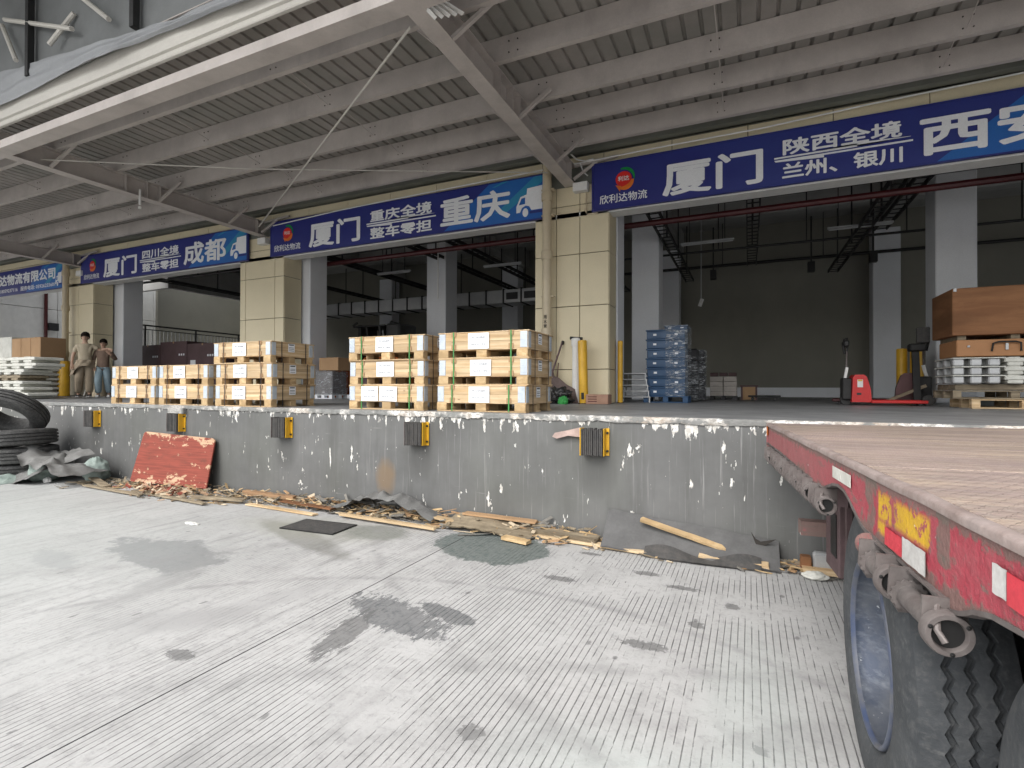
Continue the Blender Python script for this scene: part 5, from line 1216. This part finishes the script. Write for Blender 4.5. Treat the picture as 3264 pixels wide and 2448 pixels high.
plank(-9.0, 4.62, .05, .8, .10, .02, -14, 'flat grey board near the tied sack', m_oldwood, 5, 4)
plank(-6.3, 4.60, .04, .8, .08, .02, 12, 'slanting grey board right of the red board', m_oldwood, 10)
plank(-4.95, 4.80, .05, .9, .09, .015, -4, 'brown board left of the dark cloth', m_ply)
plank(-5.2, 4.62, .01, 1.2, .08, .015, -3, 'pale thin board before the thick brown batten', m_pine)
plank(-2.95, 4.86, .06, .45, .09, .02, 6, 'short pale board right of the dark cloth', m_pine, 0, 6)
plank(-2.4, 4.98, .12, .85, .10, .02, -2, 'beige board at the back of the flattened carton', m_card)
plank(-2.05, 4.62, .015, .30, .09, .03, -12, 'pinkish broken block on the epoxy patch', m_pine2)
drape('flattened_carton', 'flattened grey brown carton lying along the wall above the green epoxy patch', 'carton', -2.95, -1.95, 4.72, 5.04, lambda u, v, x, y: (x, y, .03+.075*v+.025*math.sin(5*u)+.012*ridged(x, y, 2, 7)), m_oldwood, 40, 20, .01)
drape('dark_cloth', 'dark grey cloth heaped at the wall behind the drain grate', 'cloth', -4.5, -3.1, 4.72, 5.06, lambda u, v, x, y: (x, y+.03*nz(x*5, 2), hump(.06+.88*u, .3+.6*v)*(.20+.10*ridged(x, y, 5, 3)+.04*nz(x*9, y*7))*(1.1-.5*abs(u-.6))), m_tarp, 80, 36)
drape('grey_felt', 'stiff grey felt sheet leaning at the wall foot left of the trailer', 'felt', -1.25, .24, 4.74, 5.07, lambda u, v, x, y: (x, y+.02*nz(x*4, 3), .02+.30*v**1.2*(1-.45*u)+.02*math.sin(9*u+1)*(1-v)+.012*nz(x*7, y*7)), mat('grey_felt', (.125, .125, .125), (.10, .10, .10), rough=.85, sc=6, dirt=.3), 70, 24, .008)
drape('felt_strip', 'torn dark strip curling along the felt edge', 'felt', -.85, .1, 4.70, 4.80, lambda u, v, x, y: (x, y-.02*math.sin(4*u), .01+.09*v*(.6+.4*math.sin(9*u))+.01), m_rubber, 40, 6, .006)
o = MB().prism([(.02, .26), (.06, .20), (.10, .18), (.22, .215), (.13, .15), (.06, .155)], 4.985, 4.99).build('tear_shade_patch', m_joint); tag(o, 'black patch painted as the shaded tear in the grey felt', 'tear')  # solid flat piece; shade inside the tear is put into its colour
t = thing('scrap_box', 'small tan block and clear plastic tub in the corner by the trailer post', 'box', (.47, 4.9, 0)); MB().cbox(-.08, .0, -.04, .05, .02, .13, .008).build('tan_block', m_ply, t); MB().cbox(.01, .20, -.03, .05, .03, .17, .02).build('plastic_tub', m_galv, t)
sack('plastic_wad', 'crumpled clear plastic wad in front of the small tub', (.48, 4.72, .03), (.09, .05, .035), m_foam, 8)
o = lump('plastic_scrap', 'little crumpled plastic scrap alone on the yard', 'plastic scrap', (-5.55, 3.75, .008), (.10, .035, .012), m_white, .5, 4, 2, 14)
# splinters, chips and rubble nobody could count
mb = MB(); rnd = random.Random(3); mi = 0
for i in range(1700):
    x = rnd.uniform(-9.6, .6); d = abs(rnd.gauss(0, .13)); y = 5.03-min(.50, d) if x > -6 else 5.0-min(.75, d*1.9)
    hz = max(.0, .10*(1-(5.05-y)/.45))*rnd.random()*(1.2 if -7.6 < x < -1.4 else .35)
    l = rnd.choice((.03, .05, .08, .12, .2, .3))*rnd.uniform(.6, 1.3); w = rnd.uniform(.008, .05); th = rnd.uniform(.002, .012)
    M_ = Matrix.Translation((x, y, hz+.006)) @ Euler((rnd.gauss(0, .35), rnd.gauss(0, .22), rnd.gauss(0, .5))).to_matrix().to_4x4()
    p = [M_ @ Vector(v) for v in ((-l/2, -w/2, 0), (l/2*rnd.uniform(.7, 1), -w/2*rnd.uniform(.2, 1), 0), (l/2, w/2, 0), (-l/2, w/2*rnd.uniform(.2, 1), 0))]
    z_ = Vector((0, 0, th)); p = [Vector((q.x, min(q.y, 5.06), max(q.z, .003))) for q in p]
    mb.add(p+[q+z_ for q in p], [(3, 2, 1, 0), (4, 5, 6, 7), (0, 1, 5, 4), (1, 2, 6, 5), (2, 3, 7, 6), (3, 0, 4, 7)], rnd.choice((0, 0, 1, 1, 2, 3, 3, 4)) if x > -8.8 else rnd.choice((1, 1, 3)))
# red chips under the red board
for i in range(120):
    x = rnd.gauss(-7.5, .35); y = 4.62+rnd.gauss(0, .08); l = rnd.uniform(.03, .12); w = rnd.uniform(.02, .06)
    M_ = Matrix.Translation((x, y, .03+.06*rnd.random())) @ Euler((rnd.gauss(0, .6), rnd.gauss(0, .6), rnd.uniform(0, 6))).to_matrix().to_4x4()
    p = [M_ @ Vector(v) for v in ((-l/2, -w/2, 0), (l/2, -w/2, 0), (l/2, w/2, 0), (-l/2, w/2, 0))]; p = [Vector((q.x, q.y, max(q.z, .003))) for q in p]
    mb.add(p+[q+Vector((0, 0, .004)) for q in p], [(3, 2, 1, 0), (4, 5, 6, 7), (0, 1, 5, 4), (1, 2, 6, 5), (2, 3, 7, 6), (3, 0, 4, 7)], rnd.choice((5, 2)))
o = mb.build('wood_splinters', [m_pine2, m_oldwood, mat('pale_splinter', (.60, .50, .36), rough=.8), mat('grey_scrap', (.20, .19, .17), rough=.9), m_card, m_redply]); tag(o, 'splinters, chips and torn scraps strewn along the foot of the dock wall', 'debris'); o['kind'] = 'stuff'

# ================================================================ TRAILER
TR = thing('flatbed_trailer', 'worn red flatbed trailer backed up to the dock at right', 'trailer', (.128, 5.0, 0), .0903)
def railmat():
    n = N('worn_red_rail'); P = n.obj(); x, y, z = n.sep(P); s = n.ma('MULTIPLY', y, -1.0)
    a = n.noise(P, 7, 6, .72); b = n.noise(P, 28, 5, .7); c = n.noise(n.mp(P, (1, 5, 16)), 1, 5, .7)
    col = n.mix(n.st(a, .4, .65), (.40, .055, .08), (.36, .09, .105))
    col = n.mix(n.st(s, 1.8, 2.9, .8, 0), col, (.33, .135, .135))
    col = n.mix(n.ma('MULTIPLY', n.st(b, .5, .68), .5), col, (.50, .10, .13))
    # worn grey-brown areas: two wide scuffs and the lower / upper borders
    def patch(s0, s1, z0, z1, soft=.02):
        k = n.ma('MULTIPLY', n.ma('MULTIPLY', n.st(s, s0-soft, s0+soft), n.st(s, s1-soft, s1+soft, 1, 0)), n.ma('MULTIPLY', n.st(z, z0-.01, z0+.01), n.st(z, z1-.01, z1+.01, 1, 0))); return k
    wn_ = n.st(n.ma('ADD', n.ma('MULTIPLY', patch(2.81, 2.93, 1.03, 1.3), .30), a), .66, .72)
    wn2 = n.st(n.ma('ADD', n.ma('MULTIPLY', patch(3.37, 3.45, 1.06, 1.3), .34), a), .66, .72)
    low = n.st(n.ma('ADD', n.st(z, 1.0, 1.09, .30, 0), a), .62, .70); up = n.st(n.ma('ADD', n.st(z, 1.155, 1.19, 0, .34), b), .60, .70)
    sc = n.st(c, .60, .66, 0, .8)
    g = (.17, .14, .12)
    sc2 = n.st(n.noise(n.mp(P, (1, 14, 30), loc=(0, 7, 0)), 1, 5, .75), .60, .66)
    for m_ in (wn_, wn2, low, up, sc, sc2): col = n.mix(n.ma('MULTIPLY', m_, .8), col, g)
    # remains of yellow stencil paint
    ye = n.ma('MAXIMUM', patch(2.94, 3.06, 1.075, 1.162, .008), n.ma('MAXIMUM', patch(3.085, 3.335, 1.08, 1.160, .008), patch(2.935, 3.01, 1.03, 1.07, .01)))
    ye = n.ma('MULTIPLY', ye, n.st(n.ma('ADD', b, n.ma('MULTIPLY', a, .5)), .81, .85, 1, 0))
    col = n.mix(ye, col, n.mix(n.st(a, .4, .6), (.66, .40, .03), (.55, .33, .04)))
    col = n.mix(n.st(n.noise(n.mp(P, (1, 9, 14), loc=(0, 3, 2)), 1, 4, .6), .69, .71, 0, .9), col, (.65, .62, .60))
    n.bump(n.ma('ADD', b, n.ma('MULTIPLY', a, .8)), .006); return n.out(col, n.st(a, .3, .7, .45, .75), 0, .4)
m_rail = railmat()
def deckmat():
    n = N('dusty_tread_plate'); P = n.obj(); x, y, z = n.sep(P)
    a = n.noise(n.mp(P, (.9, 5, 1)), 1.4, 6, .7, .4); b = n.noise(P, 30, 4, .7); s = n.noise(n.mp(P, (1.6, 26, 1)), 1, 5, .75, .3)
    col = n.mix(n.st(a, .38, .62), (.46, .36, .28), (.30, .235, .22)); col = n.mix(n.ma('MULTIPLY', n.st(s, .46, .60), .75), col, (.20, .165, .14)); col = n.mix(n.ma('MULTIPLY', n.st(n.noise(P, 1.1, 4), .45, .62), .45), col, (.38, .29, .28))
    col = n.mix(n.ma('MULTIPLY', n.st(b, .5, .75), .35), col, (.50, .46, .40))
    # raised teardrops in a staggered grid, alternating direction
    def drops(ox, oy, rot):
        q = n.mp(P, (1, 1, 0), rot=(0, 0, R(rot)), loc=(ox, oy, 0)); u, v, _ = n.sep(q)
        fu = n.ma('SUBTRACT', n.ma('FRACT', n.ma('MULTIPLY', u, 1/.034)), .5); fv = n.ma('SUBTRACT', n.ma('FRACT', n.ma('MULTIPLY', v, 1/.034)), .5)
        r = n.ma('ADD', n.ma('POWER', n.ma('MULTIPLY', fu, 2.6), 2.0), n.ma('POWER', n.ma('MULTIPLY', fv, 8.5), 2.0)); return n.st(r, .3, 1.0, 1, 0)
    d = n.ma('MAXIMUM', drops(0, 0, 40), drops(.013, .02, -50))
    near = n.st(n.ma('MULTIPLY', y, -1.0), 2.0, 3.0, .0, 1)
    col = n.mix(n.ma('MULTIPLY', n.ma('MULTIPLY', n.ma('MULTIPLY', d, near), n.st(n.noise(P, 2.2, 4, .7), .48, .62)), .7), col, (.13, .115, .115))
    n.bump(n.ma('ADD', n.ma('MULTIPLY', d, 1.0), n.ma('MULTIPLY', b, .3)), .003); return n.out(col, .6, .1, .4)
m_deck = deckmat()
# deck plates laid crosswise
ys = [-.20, -1.45, -2.7, -3.95, -5.2, -6.45, -7.7]
for a, b in zip(ys[:-1], ys[1:]): MB().cbox(.036, 2.55, b+.003, a-.003, 1.203, 1.214, .002).build('deck_plate', m_deck, TR)
# side rail: outline follows the wheel arches
prof = [(.20, 1.052), (.95, 1.050), (1.67, 1.034), (1.95, 1.022), (2.10, 1.012), (2.16, 1.022), (2.24, 1.052), (2.34, 1.078), (2.44, 1.092), (2.52, 1.086), (2.60, 1.064), (2.68, 1.032), (2.75, 1.006), (2.81, .996), (3.0, .996), (3.2, .990), (3.33, .988), (3.39, .974), (3.45, .968), (3.50, .984), (3.56, 1.012), (3.64, 1.034), (3.75, 1.046), (3.9, 1.046), (4.05, 1.03), (4.2, .99), (4.35, .97), (7.7, .97)]
def rz_(s):
    for (a, b), (c, d) in zip(prof[:-1], prof[1:]):
        if a <= s <= c: return b+(d-b)*(s-a)/(c-a)
V = []; F = []; ss = []; s = .20
while s < 7.7: ss.append(s); s += .02 if s < 4.5 else .2
for s in ss:
    zb = rz_(s); wob = .003*nz(s*3, 1)+.0015*nz(s*11, 2)
    for k in range(9): z = zb+(1.196-zb)*k/8; V.append((wob+.002*nz(s*8, z*20)+(0 if k < 8 else 0), -s, z))
for i in range(len(ss)-1):
    for k in range(8): a = i*9+k; F.append((a, a+1, a+10, a+9))
off = len(V); V += [(x+.008, y, z) for x, y, z in V]; F += [tuple(q+off for q in f[::-1]) for f in F]
MB().add(V, F).build('side_rail', m_rail, TR, smooth=50)
# flanged lower lip following the profile
V = []; F = []
for s in ss:
    zb = rz_(s); 
    for dx, dz in ((-.004, .008), (-.004, -.004), (.038, -.006), (.038, .002)): V.append((dx+.002*nz(s*7, dz*90), -s, zb+dz+.002*nz(s*12, 7)))
for i in range(len(ss)-1):
    for k in range(4): a = i*4; F.append((a+k, a+(k+1) % 4, a+4+(k+1) % 4, a+4+k))
MB().add(V, F).build('rail_lip', m_chrome, TR, smooth=40)
# angle iron edge round the deck
V = []; F = []
pr = [(-.005, 1.193), (-.006, 1.210), (-.001, 1.216), (.005, 1.218), (.022, 1.219), (.027, 1.216), (.028, 1.195)]
for s in ss:
    w_ = .0035*nz(s*2.6, 4)+.002*nz(s*9, 5)
    for dx, z in pr: V.append((dx+w_, -s, z+(.004*nz(s*3.5, dx*20))))
k = len(pr)
for i in range(len(ss)-1):
    for j in range(k-1): a = i*k+j; F.append((a, a+1, a+k+1, a+k))
m_edge = mat('worn_edge_steel', (.42, .35, .33), (.26, .20, .18), rough=.5, sc=7, metal=.15, dirt=.6, bump=.002)
MB().add(V, F).build('edge_angle', m_edge, TR, smooth=50)
MB().box(-.004, 2.6, -.20, -.17, 1.0, 1.214).build('rear_bumper_beam', m_rail, TR)
MB().box(.01, .10, -7.6, -.2, 1.11, 1.195).build('inner_rail', m_chass, TR)
for s in [.6+i*.6 for i in range(12)]: MB().box(.1, 2.5, -s-.03, -s+.03, 1.08, 1.2).build('cross_member', m_chass, TR)
for x in (.75, 1.75): MB().box(x-.07, x+.07, -7.6, -.3, .78, 1.08).build('chassis_beam', m_chass, TR)
MB().box(2.54, 2.555, -7.6, -.2, 1.0, 1.2).build('far_side_rail', m_rail, TR)
# stickers and reflective tape on the rail
for a in range(2): MB().box(-.0065, -.005, -2.36-.14*(a+1)+.003, -2.36-.14*a-.003, 1.117, 1.166).build('cream_plate', m_foam, TR)
m_refr = mat('reflective_red', (.72, .045, .075), (.62, .05, .07), rough=.35, sc=30, dirt=.4); m_refw = mat('reflective_white', (.70, .70, .68), (.55, .54, .52), rough=.35, sc=30, dirt=.5)
def tape(s0, s1, z0, z1, m, q=8, name='reflective_tape'):
    V = []; F = []
    for i in range(q+1):
        s = s0+(s1-s0)*i/q; V += [(-.0075, -s, z0+.003*nz(s*40, 1)), (-.0075, -s, z1+.003*nz(s*40, 3))]
    for i in range(q): F.append((2*i, 2*i+1, 2*i+3, 2*i+2))
    off = len(V); V += [(x+.0015, y, z) for x, y, z in V]; F += [tuple(k+off for k in f[::-1]) for f in F]
    return MB().add(V, F).build(name, m, TR)
tape(3.022, 3.165, 1.010, 1.066, m_refr); tape(3.167, 3.325, 1.008, 1.073, m_refw); tape(3.65, 3.70, 1.09, 1.15, m_refw); tape(3.702, 4.0, 1.085, 1.148, m_refr); tape(.20, .30, 1.12, 1.19, m_orange)
# ratchet winches hung under the rail
def winch(s, z=.925, L=.15, x=.055, r=.036, hook=False):
    t = bpy.data.objects.new('winch', None); C.objects.link(t); t.parent = TR; t.location = (x, -s, z)
    MB().tube([(0, -L/2, 0), (0, L/2, 0)], r*.76, 18).build('drum', m_chrome, t, smooth=40)
    # open spool end towards the yard with three slots
    mbb = MB(); R0, R1 = r*1.28, r*.86
    mbb.lathe([(-L/2-.028, R1), (-L/2-.034, R1+.003), (-L/2-.034, R0-.003), (-L/2-.028, R0), (-L/2, R0), (-L/2, R1)], 28, 'y', closed=True); mbb.build('spool_ring', m_chrome, t, smooth=35)
    MB().lathe([(-L/2-.02, .001), (-L/2-.02, R1*.98)], 24, 'y').build('spool_hole', m_black, t)
    for a in range(3): 
        th = a*2.1+.6; MB().lathe([(-L/2-.0365, .001), (-L/2-.0355, r*.14)], 10, 'y', (math.cos(th)*(R0+R1)/2, 0, math.sin(th)*(R0+R1)/2)).build('slot', m_black, t)
    for yy in (-L/2+.004, L/2-.012):
        MB().prism([(-.04, .075), (.05, .075), (.05, -.02), (.02, -r-.012), (-.02, -r-.012), (-.045, -.01)], yy, yy+.008).build('bracket', m_chrome, t)
    mbb = MB(); n = 14; pts = []
    for i in range(n): a = 2*math.pi*i/n; pts += [(math.cos(a)*r*1.16, math.sin(a)*r*1.16), (math.cos(a+.2)*r*1.0, math.sin(a+.2)*r*1.0)]
    MB().prism(pts, L/2-.03, L/2-.022).build('ratchet_wheel', m_chrome, t)
    MB().box(.0, .05, -L/2+.01, L/2-.01, .066, .072).build('mounting_plate', m_chrome, t)
    if hook: MB().tube([(-.01, -L/2+.01, .055), (-.025, -L/2-.035, .01), (-.015, -L/2-.05, -.012)], .0075, 8).build('tommy_bar', m_chrome, t, smooth=40)
    return t
for s, hk in ((3.33, True), (3.02, False)): winch(s, .925, .24 if hk else .18, -.014, .040, hk)

MB().lathe([(0, .025), (.03, .040), (.05, .036), (.055, .02), (.055, .001)], 18, 'y', (-.01, -2.90, .965)).build('red_hub', m_rail, TR, smooth=50)
for s, hk in ((2.16, True), (1.86, False), (1.60, False), (1.36, False), (1.08, False), (.82, False), (.50, False)): winch(s, .968, .15, -.008, .034, hk)
# legs / guards behind the wheel
MB().box(.30, .33, -1.31, -1.27, .40, 1.10).build('mudguard_post', m_chass, TR)
MB().box(.33, 1.0, -1.30, -1.29, .30, 1.08).build('mud_flap', m_rubber, TR)
MB().cbox(.30, .38, -1.12, -.78, .28, .84, .01).build('support_leg_box', m_chass, TR); MB().box(.294, .299, -1.08, -.94, .40, .68).build('support_leg_slot', m_black, TR)
MB().tube([(.2, -.80, .78), (.5, -.80, .78)], .014, 8).build('crank_rod', m_chass, TR); MB().cbox(.18, .22, -.82, -.78, .76, .80, .008).build('crank_bolt', m_white, TR)
MB().bar((.2, -1.6, .9), (.6, -1.1, .9), .08, .12).build('brace', m_chass, TR); MB().box(.15, 2.4, -.75, -.65, .45, .55).build('underrun_bar', m_rail, TR)
for x in (.5, 2.0): MB().box(x-.04, x+.04, -.74, -.66, .5, 1.1).build('underrun_leg', m_chass, TR)
# wheels
twm = tyre_mesh(.54, .318, .28, True, 240, (.30, .52, .76), .007).mesh('tyre', m_tyre, 35)
def rimmat():
    n = N('scuffed_blue_rim'); P = n.obj(); a = n.noise(P, 5, 6, .7); b = n.noise(n.mp(P, (9, 3, 20)), 1, 5, .7); c = n.noise(P, 30, 4)
    col = n.mix(n.st(a, .38, .62), (.05, .065, .10), (.11, .12, .14)); col = n.mix(n.ma('MULTIPLY', n.st(b, .5, .7), .6), col, (.22, .24, .27)); col = n.mix(n.st(c, .66, .70), col, (.5, .52, .54))
    n.bump(c, .002); return n.out(col, .5, .2, .4)
m_rim = rimmat(); m_rimedge = mat('rim_edge_blue', (.05, .075, .15), (.13, .13, .13), rough=.4, sc=5, dirt=.6)
rb = MB().lathe([(-.118, .300), (-.105, .302), (-.085, .298), (-.05, .285), (.0, .262), (.03, .235), (.045, .16), (.03, .14), (-.01, .13), (-.03, .10), (-.035, .001)], 56, 'x').mesh('rim', m_rim, 40)
rl = MB().lathe([(-.118, .300), (-.128, .303), (-.134, .309), (-.133, .316), (-.127, .320), (-.116, .319), (-.112, .302)], 56, 'x').mesh('rim_lip', m_rimedge, 50)
nut = MB().tube([(-.005, 0, 0), (.02, 0, 0)], .016, 6).mesh('wheel_nut', m_chrome)
for s in (2.72, 3.99, 5.26):
    wh = bpy.data.objects.new('wheel', None); C.objects.link(wh); wh.parent = TR; wh.location = (.022+.14, -s, .542); wh.rotation_euler = (0, 0, -.072)
    put(twm, 'tyre', wh); put(rb, 'rim', wh); put(rl, 'rim_lip', wh)
    for i in range(10): a = i*math.pi/5; put(nut, 'wheel_nut', wh, (.015, .185*math.cos(a), .185*math.sin(a)))
    w2 = bpy.data.objects.new('wheel', None); C.objects.link(w2); w2.parent = TR; w2.location = (.168+.34, -s+.03, .542); w2.rotation_euler = (0, 0, -.085); put(twm, 'tyre', w2, rot=(.3, 0, 0))
    for q in (2.15,): 
        w2 = bpy.data.objects.new('wheel', None); C.objects.link(w2); w2.parent = TR; w2.location = (q, -s, .542); put(twm, 'tyre', w2)
    MB().tube([(.3, -s, .5), (2.2, -s, .5)], .07, 12).build('axle', m_chass, TR, smooth=40)
